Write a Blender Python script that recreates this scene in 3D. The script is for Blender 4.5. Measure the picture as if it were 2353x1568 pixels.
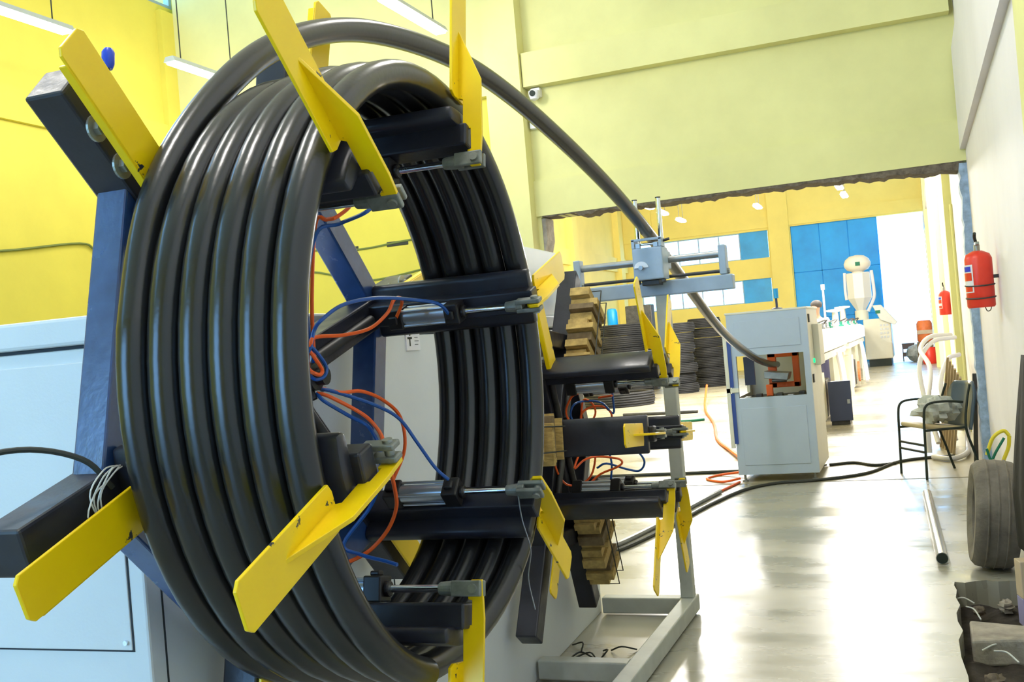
import bpy, bmesh, math, random
from mathutils import Vector, Matrix, noise
random.seed(7)
for o in list(bpy.data.objects): bpy.data.objects.remove(o, do_unlink=True)
scn = bpy.context.scene
COL = scn.collection
PI = math.pi

# ------------------------------------------------------------------ camera
YAW, ROLL, PITCH, EYE = math.radians(21.16), math.radians(4.8), math.radians(0.45), 1.45
fw = Vector((-math.sin(YAW)*math.cos(PITCH), math.cos(YAW)*math.cos(PITCH), math.sin(PITCH)))
rt = Vector((math.cos(YAW), math.sin(YAW), 0)); up = rt.cross(fw)
ir = rt*math.cos(ROLL) - up*math.sin(ROLL); iu = up*math.cos(ROLL) + rt*math.sin(ROLL)
cam = bpy.data.cameras.new('camera'); camo = bpy.data.objects.new('camera', cam); COL.objects.link(camo)
cam.sensor_width = 36.0; cam.lens = 2400.0/2353.0*36.0; cam.clip_end = 300
m = Matrix((ir, iu, -fw)).transposed().to_4x4(); m.translation = (0, 0, EYE); camo.matrix_world = m
cam.dof.use_dof = False
scn.camera = camo
# ------------------------------------------------------------------ world, daylight, exposure
wd = bpy.data.worlds.new('world'); scn.world = wd; wd.use_nodes = True
bg = wd.node_tree.nodes['Background']; bg.inputs[0].default_value = (0.27, 0.57, 1.0, 1); bg.inputs[1].default_value = 9.0
scn.view_settings.view_transform = 'Standard'; scn.view_settings.look = 'None'
scn.view_settings.gamma = 1.0; scn.view_settings.use_curve_mapping = False
scn.view_settings.exposure = -0.06
LAMP_NEAR, LAMP_FAR = 130.0, 400.0

# ------------------------------------------------------------------ materials
MATS = {}
def mat(name, col, rough=0.5, metal=0.0, var=0.0, scale=6.0, bump=0.0, bscale=40.0, emit=None, estr=0.0, spec=0.5, rvar=0.0, chips=None, chip_at=0.7, chip_scale=9.0, stretch=(1,1,1), coat=0.0):
    if name in MATS: return MATS[name]
    M = bpy.data.materials.new(name); M.use_nodes = True; nt = M.node_tree; N = nt.nodes; L = nt.links
    b = N['Principled BSDF']
    b.inputs['Base Color'].default_value = (*col, 1); b.inputs['Roughness'].default_value = rough; b.inputs['Metallic'].default_value = metal
    b.inputs['Specular IOR Level'].default_value = spec
    b.inputs['Coat Weight'].default_value = coat
    if emit: b.inputs['Emission Color'].default_value = (*emit, 1); b.inputs['Emission Strength'].default_value = estr
    tc = N.new('ShaderNodeTexCoord'); mp = N.new('ShaderNodeMapping'); mp.inputs['Scale'].default_value = stretch
    L.new(tc.outputs['Object'], mp.inputs['Vector'])
    out = None
    if var > 0 or rvar > 0:
        n = N.new('ShaderNodeTexNoise'); n.inputs['Scale'].default_value = scale; n.inputs['Detail'].default_value = 5; n.inputs['Roughness'].default_value = 0.6
        L.new(mp.outputs[0], n.inputs['Vector'])
        if var > 0:
            r = N.new('ShaderNodeValToRGB'); r.color_ramp.elements[0].position = 0.3; r.color_ramp.elements[1].position = 0.7
            lo = [max(0, c*(1-var)) for c in col]; hi = [min(1, c*(1+var*0.6)) for c in col]
            r.color_ramp.elements[0].color = (*lo, 1); r.color_ramp.elements[1].color = (*hi, 1)
            L.new(n.outputs['Fac'], r.inputs[0]); out = r.outputs[0]
        if rvar > 0:
            mr = N.new('ShaderNodeMapRange'); mr.inputs[1].default_value = 0.35; mr.inputs[2].default_value = 0.65
            mr.inputs[3].default_value = max(0.02, rough-rvar); mr.inputs[4].default_value = min(1, rough+rvar)
            L.new(n.outputs['Fac'], mr.inputs[0]); L.new(mr.outputs[0], b.inputs['Roughness'])
    if chips:
        n2 = N.new('ShaderNodeTexNoise'); n2.inputs['Scale'].default_value = chip_scale; n2.inputs['Detail'].default_value = 8; n2.inputs['Roughness'].default_value = 0.7
        L.new(mp.outputs[0], n2.inputs['Vector'])
        g = N.new('ShaderNodeMath'); g.operation = 'GREATER_THAN'; g.inputs[1].default_value = chip_at; L.new(n2.outputs['Fac'], g.inputs[0])
        mx = N.new('ShaderNodeMix'); mx.data_type = 'RGBA'; L.new(g.outputs[0], mx.inputs['Factor'])
        if out: L.new(out, mx.inputs['A'])
        else: mx.inputs['A'].default_value = (*col, 1)
        mx.inputs['B'].default_value = (*chips, 1); out = mx.outputs['Result']
    if out: L.new(out, b.inputs['Base Color'])
    if bump > 0:
        n3 = N.new('ShaderNodeTexNoise'); n3.inputs['Scale'].default_value = bscale; n3.inputs['Detail'].default_value = 4
        L.new(mp.outputs[0], n3.inputs['Vector'])
        bp = N.new('ShaderNodeBump'); bp.inputs['Strength'].default_value = bump; bp.inputs['Distance'].default_value = 0.01
        L.new(n3.outputs['Fac'], bp.inputs['Height']); L.new(bp.outputs[0], b.inputs['Normal'])
    MATS[name] = M; return M

def mat_glass(name, tint=(0.9, 0.97, 1.0), gloss=0.12):
    M = bpy.data.materials.new(name); M.use_nodes = True; nt = M.node_tree; N = nt.nodes; L = nt.links
    N.remove(N['Principled BSDF']); t = N.new('ShaderNodeBsdfTransparent'); t.inputs[0].default_value = (*tint, 1)
    g = N.new('ShaderNodeBsdfGlossy'); g.inputs['Roughness'].default_value = 0.05
    mx = N.new('ShaderNodeMixShader'); mx.inputs[0].default_value = gloss
    L.new(t.outputs[0], mx.inputs[1]); L.new(g.outputs[0], mx.inputs[2]); L.new(mx.outputs[0], N['Material Output'].inputs[0])
    return M

Y_WALL = mat('yellow_wall_paint', (0.76, 0.66, 0.10), 0.75, var=0.07, scale=1.3, bump=0.08, bscale=25)
P_WALL = mat('light_washed_wall_paint', (0.76, 0.73, 0.33), 0.75, var=0.10, scale=1.1, bump=0.10, bscale=18)  # same yellow paint, made paler to carry the wash of light
F_WALL = mat('warm_yellow_wall_paint', (0.90, 0.74, 0.20), 0.7, var=0.08, scale=0.7)
W_WALL = mat('white_wall_paint', (0.80, 0.76, 0.78), 0.8, var=0.06, scale=1.0, bump=0.1, bscale=15)
CEIL = mat('ceiling_paint', (0.82, 0.80, 0.70), 0.8)
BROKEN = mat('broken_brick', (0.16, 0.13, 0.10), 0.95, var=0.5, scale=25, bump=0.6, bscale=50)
JAMB = mat('blue_grey_jamb', (0.33, 0.45, 0.62), 0.8, var=0.35, scale=14, bump=0.3)
FLOOR_N = mat('near_floor_epoxy', (0.37, 0.36, 0.30), 0.30, var=0.10, scale=0.9, rvar=0.12, bump=0.16, bscale=2.5, stretch=(1, 2.6, 1))
FLOOR_F = mat('far_floor_epoxy', (0.40, 0.365, 0.26), 0.32, var=0.08, scale=0.6, rvar=0.10, bump=0.16, bscale=2, stretch=(1, 2.0, 1))
GROUT = mat('floor_joint', (0.12, 0.13, 0.09), 0.9)
SOIL = mat('trench_soil', (0.05, 0.04, 0.035), 1.0, var=0.6, scale=14, bump=0.8, bscale=30)
CONC = mat('rough_concrete', (0.42, 0.38, 0.33), 0.95, var=0.35, scale=9, bump=0.6, bscale=40)
COILM = mat('matt_black_pipe', (0.020, 0.021, 0.023), 0.65, var=0.3, scale=4, spec=0.3)
PIPE = mat('black_polyethylene', (0.012, 0.013, 0.015), 0.25, var=0.15, scale=3, bump=0.03, bscale=90, spec=0.65)
STEEL_B = mat('black_painted_steel', (0.020, 0.022, 0.034), 0.38, var=0.35, scale=8, rvar=0.1, bump=0.06, bscale=60)
STEEL_N = mat('navy_painted_steel', (0.028, 0.075, 0.22), 0.22, var=0.25, scale=9, rvar=0.08, spec=0.9, bump=0.05, bscale=60)  # navy paint, base blue raised to imitate the reflected sky
YEL = mat('yellow_gloss_paint', (1.0, 0.66, 0.0), 0.34, var=0.06, scale=5, chips=(0.02, 0.025, 0.04), chip_at=0.63, chip_scale=12, bump=0.03)
ALU = mat('anodised_aluminium', (0.62, 0.66, 0.72), 0.32, 0.85, var=0.06, scale=20)
CHROME = mat('chrome_rod', (0.8, 0.83, 0.88), 0.12, 1.0)
BOLTM = mat('zinc_bolt', (0.34, 0.36, 0.33), 0.45, 0.7, var=0.2, scale=40)
CLEV = mat('cast_clevis', (0.26, 0.28, 0.26), 0.5, 0.5, var=0.3, scale=30)
CAPM = mat('black_cylinder_cap', (0.012, 0.011, 0.012), 0.4)
ORANGE = mat('orange_hose', (0.95, 0.13, 0.015), 0.4)
BLUEH = mat('blue_hose', (0.01, 0.09, 0.36), 0.35)
CABW = mat('white_powder_coat', (0.70, 0.74, 0.76), 0.42, var=0.04, scale=3, bump=0.04, bscale=140)
CABG = mat('dark_gap', (0.03, 0.04, 0.05), 0.9)
GREYF = mat('light_grey_frame_paint', (0.50, 0.52, 0.48), 0.5, var=0.15, scale=7)
STANDB = mat('pale_blue_grey_paint', (0.36, 0.46, 0.58), 0.45, var=0.10, scale=9)
DIAL = mat('dial_white', (0.85, 0.85, 0.88), 0.3)
WOOD = mat('cardboard_wood', (0.52, 0.36, 0.12), 0.85, var=0.4, scale=22, stretch=(1, 1, 4), bump=0.3)
WOODD = mat('brown_wrap', (0.20, 0.14, 0.07), 0.8, var=0.4, scale=18)
WIRE = mat('dark_wire', (0.03, 0.035, 0.03), 0.6)
GWIRE = mat('green_grey_wire', (0.16, 0.20, 0.05), 0.7)
STRING = mat('white_string', (0.7, 0.72, 0.7), 0.8)
LAMPM = mat('lamp_tube_lit', (1, 1, 1), 0.4, emit=(1.0, 0.98, 0.95), estr=9.0)
LAMPH = mat('lamp_housing', (0.55, 0.60, 0.62), 0.4)
BLUEDOOR = mat('blue_gate_paint', (0.0, 0.36, 1.0), 0.5, var=0.22, scale=0.9)
BLUEGL = mat('blue_shutter', (0.02, 0.36, 0.85), 0.4, var=0.2, scale=1.5)
GLASS = mat_glass('window_pane')
MACHW = mat('machine_cream', (0.74, 0.73, 0.62), 0.45, var=0.05, scale=3)
MACHB = mat('machine_pale_blue', (0.45, 0.54, 0.66), 0.45, var=0.04, scale=3)
NAVY = mat('navy_panel', (0.035, 0.05, 0.12), 0.4, var=0.1)
BLUEP = mat('blue_strip', (0.03, 0.07, 0.32), 0.35)
ORM = mat('orange_machine_paint', (0.95, 0.16, 0.02), 0.45)
METD = mat('dark_metal', (0.07, 0.07, 0.07), 0.5, 0.6, var=0.4, scale=12)
METG = mat('grey_metal', (0.35, 0.37, 0.38), 0.4, 0.7, var=0.2, scale=12)
GREENL = mat('green_button', (0.0, 0.7, 0.25), 0.3, emit=(0, 1, 0.3), estr=1.5)
RED = mat('extinguisher_red', (0.80, 0.045, 0.02), 0.35, var=0.08, scale=6)
LABELW = mat('label_white', (0.8, 0.8, 0.85), 0.5)
LABELB = mat('label_blue', (0.02, 0.04, 0.6), 0.5)
LABELY = mat('label_yellow', (0.85, 0.65, 0.02), 0.5)
BLACKI = mat('black_print', (0.01, 0.02, 0.015), 0.6)
RUBBER = mat('dusty_rubber', (0.20, 0.18, 0.15), 0.9, var=0.35, scale=9, bump=0.3, bscale=60)
SEATM = mat('beige_seat', (0.62, 0.50, 0.28), 0.6, var=0.1)
BACKM = mat('blue_grey_plastic', (0.10, 0.14, 0.18), 0.28, var=0.1)
CLOTH = mat('grey_cloth', (0.55, 0.57, 0.52), 0.9, var=0.25, scale=14, bump=0.4, bscale=20)
BLACKC = mat('black_fabric', (0.006, 0.006, 0.008), 0.9, bump=0.3, bscale=15)
PVCW = mat('white_pvc', (0.75, 0.75, 0.82), 0.35)
PLANK = mat('brown_plank', (0.38, 0.28, 0.15), 0.85, var=0.4, scale=10, stretch=(1, 1, 0.2))
SKIN = mat('skin', (0.28, 0.13, 0.07), 0.6)
HAIR = mat('dark_hair', (0.02, 0.015, 0.012), 0.7)
SHIRT = mat('lilac_shirt', (0.5, 0.46, 0.62), 0.8, var=0.2, scale=8)
TROUS = mat('dark_trousers', (0.04, 0.04, 0.09), 0.8)
YROPE = mat('yellow_strap', (0.75, 0.62, 0.03), 0.6)
GROPE = mat('green_strap', (0.0, 0.16, 0.09), 0.6)
STOOLM = mat('brown_plastic', (0.16, 0.10, 0.08), 0.5)
LILAC = mat('lilac_card', (0.35, 0.33, 0.60), 0.7)
CARD = mat('beige_card', (0.62, 0.50, 0.36), 0.8, var=0.1)

# ------------------------------------------------------------------ mesh builder
class MB:
    def __init__(s): s.v = []; s.f = []
    def add(s, vs, fs):
        k = len(s.v); s.v += [tuple(v) for v in vs]; s.f += [tuple(i+k for i in f) for f in fs]; return s
    def box(s, x0, x1, y0, y1, z0, z1):
        return s.add([(x0,y0,z0),(x1,y0,z0),(x1,y1,z0),(x0,y1,z0),(x0,y0,z1),(x1,y0,z1),(x1,y1,z1),(x0,y1,z1)],
                     [(0,3,2,1),(4,5,6,7),(0,1,5,4),(1,2,6,5),(2,3,7,6),(3,0,4,7)])
    def cyl(s, p0, p1, r0, r1=None, n=16):
        p0 = Vector(p0); p1 = Vector(p1); r1 = r0 if r1 is None else r1
        d = (p1-p0).normalized(); e = d.orthogonal().normalized(); g = d.cross(e)
        vs = []
        for p, r in ((p0, r0), (p1, r1)):
            for i in range(n):
                t = 2*PI*i/n; vs.append(p + e*(r*math.cos(t)) + g*(r*math.sin(t)))
        fs = [(i, (i+1) % n, n+(i+1) % n, n+i) for i in range(n)] + [tuple(range(n-1, -1, -1)), tuple(range(n, 2*n))]
        return s.add(vs, fs)
    def prism(s, poly, axis, lo, hi):
        # poly: list of 2D points in the two remaining axes (cyclic order x:(y,z) y:(z,x) z:(x,y))
        def mk(p, h):
            if axis == 'x': return (h, p[0], p[1])
            if axis == 'y': return (p[1], h, p[0])
            return (p[0], p[1], h)
        n = len(poly)
        vs = [mk(p, lo) for p in poly] + [mk(p, hi) for p in poly]
        fs = [tuple(range(n-1, -1, -1)), tuple(range(n, 2*n))] + [(i, (i+1) % n, n+(i+1) % n, n+i) for i in range(n)]
        return s.add(vs, fs)
    def tube(s, pts, r, n=10, closed=False):
        pts = [Vector(p) for p in pts]; m_ = len(pts); rs = r if isinstance(r, (list, tuple)) else [r]*m_
        tan = []
        for i in range(m_):
            a_ = pts[(i-1) % m_] if (closed or i > 0) else pts[0]; b_ = pts[(i+1) % m_] if (closed or i < m_-1) else pts[-1]
            tan.append((b_-a_).normalized())
        e = tan[0].orthogonal().normalized(); vs = []
        for i in range(m_):
            e = (e - tan[i]*e.dot(tan[i]))
            if e.length < 1e-6: e = tan[i].orthogonal()
            e.normalize(); g = tan[i].cross(e)
            for j in range(n):
                t = 2*PI*j/n; vs.append(pts[i] + e*(rs[i]*math.cos(t)) + g*(rs[i]*math.sin(t)))
        fs = []
        for i in range(m_-1 + (1 if closed else 0)):
            i2 = (i+1) % m_
            for j in range(n): fs.append((i*n+j, i*n+(j+1) % n, i2*n+(j+1) % n, i2*n+j))
        if not closed: fs += [tuple(range(n-1, -1, -1)), tuple(range((m_-1)*n, m_*n))]
        return s.add(vs, fs)
    def lathe(s, prof, n=24, center=(0,0,0), axis='z'):
        vs = []; cx, cy, cz = center
        for (r, h) in prof:
            for i in range(n):
                t = 2*PI*i/n; c_, s_ = r*math.cos(t), r*math.sin(t)
                vs.append((cx+c_, cy+s_, cz+h) if axis == 'z' else ((cx+h, cy+c_, cz+s_) if axis == 'x' else (cx+s_, cy+h, cz+c_)))
        fs = []
        for k in range(len(prof)-1):
            for i in range(n): fs.append((k*n+i, k*n+(i+1) % n, (k+1)*n+(i+1) % n, (k+1)*n+i))
        fs += [tuple(range(n-1, -1, -1)), tuple(range((len(prof)-1)*n, len(prof)*n))]
        return s.add(vs, fs)
    def xf(s, M):
        s.v = [tuple(M @ Vector(v)) for v in s.v]; return s
    def mesh(s, name, smooth=False, bevel=0.0, seg=2):
        me = bpy.data.meshes.new(name); me.from_pydata(s.v, [], s.f)
        bm = bmesh.new(); bm.from_mesh(me)
        bmesh.ops.recalc_face_normals(bm, faces=bm.faces)
        if bevel > 0:
            ed = [e for e in bm.edges if len(e.link_faces) == 2 and e.calc_face_angle(0) > 0.6]
            bmesh.ops.bevel(bm, geom=ed, offset=bevel, segments=seg, affect='EDGES', profile=0.5)
        bm.to_mesh(me); bm.free()
        if smooth:
            for p in me.polygons: p.use_smooth = True
            try: me.set_sharp_from_angle(angle=0.7)
            except Exception: pass
        return me
    def build(s, name, material, parent=None, loc=(0,0,0), rot=(0,0,0), smooth=False, bevel=0.0, seg=2):
        return link(name, s.mesh(name, smooth, bevel, seg), material, parent, loc, rot)

def link(name, me, material=None, parent=None, loc=(0,0,0), rot=(0,0,0)):
    if material is not None and not me.materials: me.materials.append(material)
    o = bpy.data.objects.new(name, me); COL.objects.link(o); o.parent = parent; o.location = loc; o.rotation_euler = rot
    return o
def thing(name, label, cat, loc=(0,0,0), rotz=0.0, group=None):
    o = bpy.data.objects.new(name, None); COL.objects.link(o); o.location = loc; o.rotation_euler = (0, 0, rotz); o.empty_display_size = 0.1
    o['label'] = label; o['category'] = cat
    if group: o['group'] = group
    return o
def tag(o, label, cat, group=None):
    o['label'] = label; o['category'] = cat
    if group: o['group'] = group
    return o
def struct(o, label=None):
    o['kind'] = 'structure'
    if label: o['label'] = label
    return o
def smooth_path(pts, per=8):
    P = [Vector(p) for p in pts]; out = []
    for i in range(len(P)-1):
        p0 = P[i-1] if i else P[0]*2-P[1]; p1 = P[i]; p2 = P[i+1]; p3 = P[i+2] if i+2 < len(P) else P[-1]*2-P[-2]
        for k in range(per):
            t = k/per
            out.append(0.5*((2*p1)+(p2-p0)*t+(2*p0-5*p1+4*p2-p3)*t*t+(3*p1-p0-3*p2+p3)*t**3))
    out.append(P[-1]); return out

# the winding machine stands slightly turned in the hall
PSI = 0.035
AX = Vector((math.cos(PSI), math.sin(PSI), 0)); UX = Vector((-math.sin(PSI), math.cos(PSI), 0))
def MWp(x, y, z): return AX*x + UX*y + Vector((0, 0, z))

# ================================================================== HALL SHELL
XR, XL = 0.52, -7.69
YC = 9.93          # the wall between the two halls
# floor: slabs with open joints
fl = MB().box(-10.2, 0.95, -5.0, 38.6, -0.40, -0.30).build('floor', GROUT); struct(fl)
def slab(x0, x1, y0, y1, m_, z=0.0):
    return MB().box(x0, x1, y0, y1, -0.16, z).build('floor_slab', m_, fl)
edge = [(-7.9, -5.0), (0.10, -5.0)]
y = -5.0
poly = [(-7.9, -5.0)]
ys = [-5.0, 1.0, 3.0, 4.2, 4.5, 4.75, 5.0, 5.15, 5.3, 5.45, 5.6, 5.75, 5.9, 6.0, 6.08]
rr = random.Random(3)
poly += [(0.075 + rr.uniform(-0.014, 0.014), yy) for yy in ys]
poly += [(0.075+0.055*i, 6.10+rr.uniform(-0.05, 0.03)) for i in range(1, 10)] + [(0.62, 6.12), (0.62, 9.915), (-7.9, 9.915)]
MB().prism(poly, 'z', -0.16, 0.0).build('floor_slab', FLOOR_N, fl)
yy0 = 9.945
for yy1 in (14.2, 18.7, 22.6, 27.5, 33.0, 38.2):
    slab(-10.0, 0.62, yy0+0.012, yy1-0.012, FLOOR_F, 0.0); yy0 = yy1
MB().box(-10.2, 0.62, -5, 38.6, -0.25, -0.17).build('joint_bed', GROUT, fl)
# trench beside the slab
tr = MB(); nx, ny = 8, 60
for j in range(ny+1):
    for i in range(nx+1):
        x_ = 0.05 + 0.6*i/nx; y_ = 1.0 + 5.5*j/ny
        tr.v.append((x_, y_, -0.13 + 0.05*noise.noise(Vector((x_*7, y_*5, 0)))))
for j in range(ny):
    for i in range(nx): a0 = j*(nx+1)+i; tr.f.append((a0, a0+1, a0+nx+2, a0+nx+1))
tr.build('trench_bed', SOIL, fl, smooth=True)

# right wall: lower face, beam above, pilasters, runs through both halls
wr = MB().box(XR, XR+0.25, -5, 38.6, -0.2, 7.0).build('wall_right', W_WALL); struct(wr)
MB().box(XR-0.045, XR+0.01, 5.15, YC, 2.86, 3.75).build('wall_beam', W_WALL, wr)
MB().box(XR-0.02, XR+0.01, 4.3, 5.05, 0.0, 7.0).build('pilaster', P_WALL, wr)
for yy in (14.0, 19.5, 25.0, 30.5):
    MB().box(XR-0.09, XR+0.01, yy, yy+0.45, 0.0, 7.0).build('pilaster', P_WALL, wr)
MB().box(XR-0.045, XR+0.01, 10.25, 37.9, 4.3, 4.7).build('wall_beam', W_WALL, wr)
# jagged end of the demolished wall, blue grey
jb = MB(); npt = 46; prof = []
for i in range(npt+1):
    z_ = 2.74*i/npt; prof.append((z_, XR-0.055-0.018*rr.random()))
jb.prism([(p[0], p[1]) for p in prof] + [(2.74, XR+0.0), (0, XR+0.0)], 'y', YC, YC+0.26)
struct(jb.build('trim_1', JAMB))
# left wall with band beam and clerestory windows
wl = MB()
wl.box(XL-0.25, XL, -5, 10.3, 0, 5.68); wl.box(XL-0.25, XL, -5, 10.3, 6.7, 7.0)
for yy in (-5.0, -1.6, 1.6, 4.8, 8.0): wl.box(XL-0.25, XL, yy, yy+0.35, 5.68, 6.7)
wl.box(XL-0.25, XL, 9.95, 10.3, 5.68, 6.7)
wl = wl.build('wall_left', Y_WALL); struct(wl)
MB().box(XL-0.01, XL+0.05, -5, YC, 3.96, 4.29).build('wall_beam', Y_WALL, wl)
MB().box(XL-0.01, XL+0.07, 9.62, YC, 0, 5.6).build('pilaster', Y_WALL, wl)
wi = 1
for yy in (-4.65, -1.25, 1.95, 5.15, 8.35):
    y1 = yy+2.85 if yy < 8 else 9.95
    w_ = thing('window_%d' % wi, 'clerestory window', 'window'); wi += 1
    del w_['category']; del w_['label']; w_['kind'] = 'structure'
    fr = MB(); fr.box(XL-0.10, XL-0.03, yy, y1, 5.68, 5.73); fr.box(XL-0.10, XL-0.03, yy, y1, 6.65, 6.7)
    nb = 3
    for k in range(nb+1):
        yk = yy + (y1-yy)*k/nb; yk = min(max(yk, yy+0.025), y1-0.025); fr.box(XL-0.10, XL-0.03, yk-0.025, yk+0.025, 5.73, 6.65)
    fr.build('window_frame', STANDB, w_)
    for k in range(nb):
        ya = yy + (y1-yy)*k/nb+0.03; yb = yy + (y1-yy)*(k+1)/nb-0.03
        MB().box(XL-0.068, XL-0.062, ya, yb, 5.73, 6.65).build('pane', GLASS, w_)
# unseen end wall behind the camera, its gateway assumed and placed to shape daylight
wb = MB()
GX0, GX1, GZ = -7.2, -2.6, 4.6
wb.box(XL-0.25, GX0, -5.2, -4.95, 0, 7.0); wb.box(GX1, XR+0.25, -5.2, -4.95, 0, 7.0); wb.box(GX0, GX1, -5.2, -4.95, GZ, 7.0)
struct(wb.build('wall_back', Y_WALL))
# wall between the halls, with the broken opening
OX0 = -3.43
wm = MB()
wm.box(XL-0.25, OX0, YC+0.04, YC+0.30, 0, 7.0); wm.box(OX0, XR, YC+0.04, YC+0.30, 2.75, 7.0)
wm = wm.build('wall_middle', P_WALL); struct(wm)
MB().box(XL+0.07, -3.84, YC-0.0, YC+0.05, 0, 4.03).build('wall_panel', Y_WALL, wm)
MB().box(OX0-0.05, XR, YC-0.0, YC+0.05, 2.76, 3.12).build('lintel_band', P_WALL, wm)
MB().box(-3.46, XR-0.04, YC-0.10, YC+0.05, 4.05, 4.39).build('wall_beam', P_WALL, wm)
MB().box(XL+0.07, -3.84, YC-0.10, YC+0.05, 4.03, 7.0).build('wall_beam', P_WALL, wm)
MB().box(-3.84, -3.47, YC-0.15, YC+0.05, 0, 7.0).build('column', P_WALL, wm)
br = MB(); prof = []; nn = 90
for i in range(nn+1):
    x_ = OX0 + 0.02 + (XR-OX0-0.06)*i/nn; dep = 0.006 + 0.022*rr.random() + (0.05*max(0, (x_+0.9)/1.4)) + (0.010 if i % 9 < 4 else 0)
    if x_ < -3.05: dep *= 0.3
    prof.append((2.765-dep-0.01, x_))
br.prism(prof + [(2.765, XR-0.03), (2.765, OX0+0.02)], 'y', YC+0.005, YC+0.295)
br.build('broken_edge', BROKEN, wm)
jl = MB(); prof = [(0, OX0-0.005)]
for i in range(26): prof.append((2.74*i/25, OX0+0.012+0.03*rr.random()))
prof.append((2.74, OX0-0.005)); jl.prism(prof, 'y', YC+0.05, YC+0.29).build('broken_edge', CONC, wm)
ce = MB().box(XL-0.25, XR+0.25, -5, 10.3, 7.0, 7.2).build('ceiling', CEIL); struct(ce)
# far hall
FX, FY = -9.9, 38.0
wf = MB()
def wall_y(mb, xs, holes, y0, y1, z1):
    # wall in XZ with rectangular holes (x0,x1,z0,z1), split in vertical strips
    cuts = sorted(set([xs[0], xs[1]] + [h[0] for h in holes] + [h[1] for h in holes]))
    for a_, b_ in zip(cuts[:-1], cuts[1:]):
        hs = sorted([(h[2], h[3]) for h in holes if h[0] <= a_+1e-6 and h[1] >= b_-1e-6]); z = 0
        for h0, h1 in hs:
            if h0 > z: mb.box(a_, b_, y0, y1, z, h0)
            z = h1
        if z < z1: mb.box(a_, b_, y0, y1, z, z1)
holes = [(-9.4, -4.66, 3.95, 4.92), (-9.4, -4.66, 2.38, 3.22), (-3.87, 0.50, 0.0, 4.95)]
wall_y(wf, (FX-0.25, XR), holes, FY, FY+0.3, 7.4)
wf = wf.build('wall_far', F_WALL); struct(wf)
MB().box(FX, XR, FY-0.06, FY+0.02, 5.0, 5.4).build('wall_beam', F_WALL, wf)
MB().box(-4.6, -3.9, FY-0.14, FY+0.02, 0, 7.4).build('column', F_WALL, wf)
MB().box(-9.2, -8.8, FY-0.14, FY+0.02, 4.95, 7.4).build('column', F_WALL, wf)
for (z0, z1) in ((3.95, 4.92), (2.38, 3.22)):
    w_ = bpy.data.objects.new('window_%d' % wi, None); COL.objects.link(w_); w_['kind'] = 'structure'; wi += 1
    fr = MB(); fr.box(-9.4, -5.66, FY+0.1, FY+0.15, z0, z0+0.04); fr.box(-9.4, -5.66, FY+0.1, FY+0.15, z1-0.04, z1)
    for k in range(6):
        xk = -9.38 + 3.70*k/5; fr.box(xk-0.02, xk+0.02, FY+0.1, FY+0.15, z0+0.04, z1-0.04)
    fr.build('window_frame', STANDB, w_)
    for k in range(5):
        xa = -9.38+3.70*k/5+0.02; MB().box(xa, xa+0.70, FY+0.12, FY+0.126, z0+0.04, z1-0.04).build('pane', GLASS, w_)
    MB().box(-5.66, -4.68, FY+0.08, FY+0.14, z0, z1).build('shutter', BLUEGL, w_)
wfl = MB().box(FX-0.25, FX, 10.23, 38.3, 0, 7.4).build('wall_left_far', F_WALL); struct(wfl)
for yy in (14.5, 20.0, 25.5, 31.0, 36.5): MB().box(FX-0.01, FX+0.22, yy, yy+0.5, 0, 7.4).build('column', F_WALL, wfl)
MB().box(FX-0.01, FX+0.10, 10.3, 37.9, 3.9, 4.4).build('wall_beam', F_WALL, wfl)
ce2 = MB().box(FX-0.25, XR+0.25, 10.3, 38.3, 7.4, 7.6).build('ceiling_far', CEIL); struct(ce2)
# blue sliding gate: one leaf drawn across the left of the doorway
dr = bpy.data.objects.new('door_1', None); COL.objects.link(dr); dr['kind'] = 'structure'
for i in range(3):
    for j in range(3):
        x0 = -3.86+0.953*i; z0 = 0.02+1.64*j
        MB().box(x0+0.006, x0+0.947, FY+0.06, FY+0.10, z0+0.006, z0+1.634).build('door_panel', BLUEDOOR, dr, bevel=0.01)
fr = MB()
for i in range(4): fr.box(-3.87+0.953*i-0.03, -3.87+0.953*i+0.03, FY+0.085, FY+0.14, 0.0, 4.94)
for j in range(4): fr.box(-3.87, -1.0, FY+0.085, FY+0.14, 1.64*j, 1.64*j+0.06)
fr.build('door_frame', BLUEDOOR, dr)
# pale outside paving seen through the gate
struct(MB().box(-14, 14, -30, -5.2, -0.3, -0.02).build('ground_yard', mat('pale_paving', (0.75, 0.73, 0.70), 0.8)))
struct(MB().box(-14, 14, 38.3, 80, -0.3, -0.02).build('ground_outside', mat('pale_paving', (0.75, 0.73, 0.70), 0.8)))

# ================================================================== LAMPS
def tube_lamp(x, y0, y1, z, label, group, power, ztop):
    t = thing('tube_lamp', label, 'lamp', (x, (y0+y1)/2, z), 0, group); h = (y1-y0)/2
    MB().prism([(-0.0, -0.07), (0.05, -0.045), (0.05, 0.045), (0.0, 0.07)], 'y', -h, h).build('housing', LAMPH, t)
    MB().box(-0.055, 0.055, -h+0.02, h-0.02, -0.022, -0.001).build('tube', LAMPM, t, bevel=0.008)
    for q in (-0.7, 0.7): MB().cyl((0, q*h, 0.05), (0, q*h, ztop-z), 0.006, n=6).build('hanging_wire', WIRE, t)
    li = bpy.data.lights.new('tube_light', 'POINT'); li.shadow_soft_size = 0.22; li.energy = power; li.color = (1.0, 0.96, 0.90)
    lo = bpy.data.objects.new('tube_light', li); COL.objects.link(lo); lo.parent = t; lo.location = (0, 0, -0.26)
    return t
tube_lamp(-6.6, 5.9, 7.1, 4.5, 'lit fluorescent tube lamp hanging by the left wall, beside the tilted yellow plate', 'tube lamps of the near hall', LAMP_NEAR*0.36, 7.0)
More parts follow.
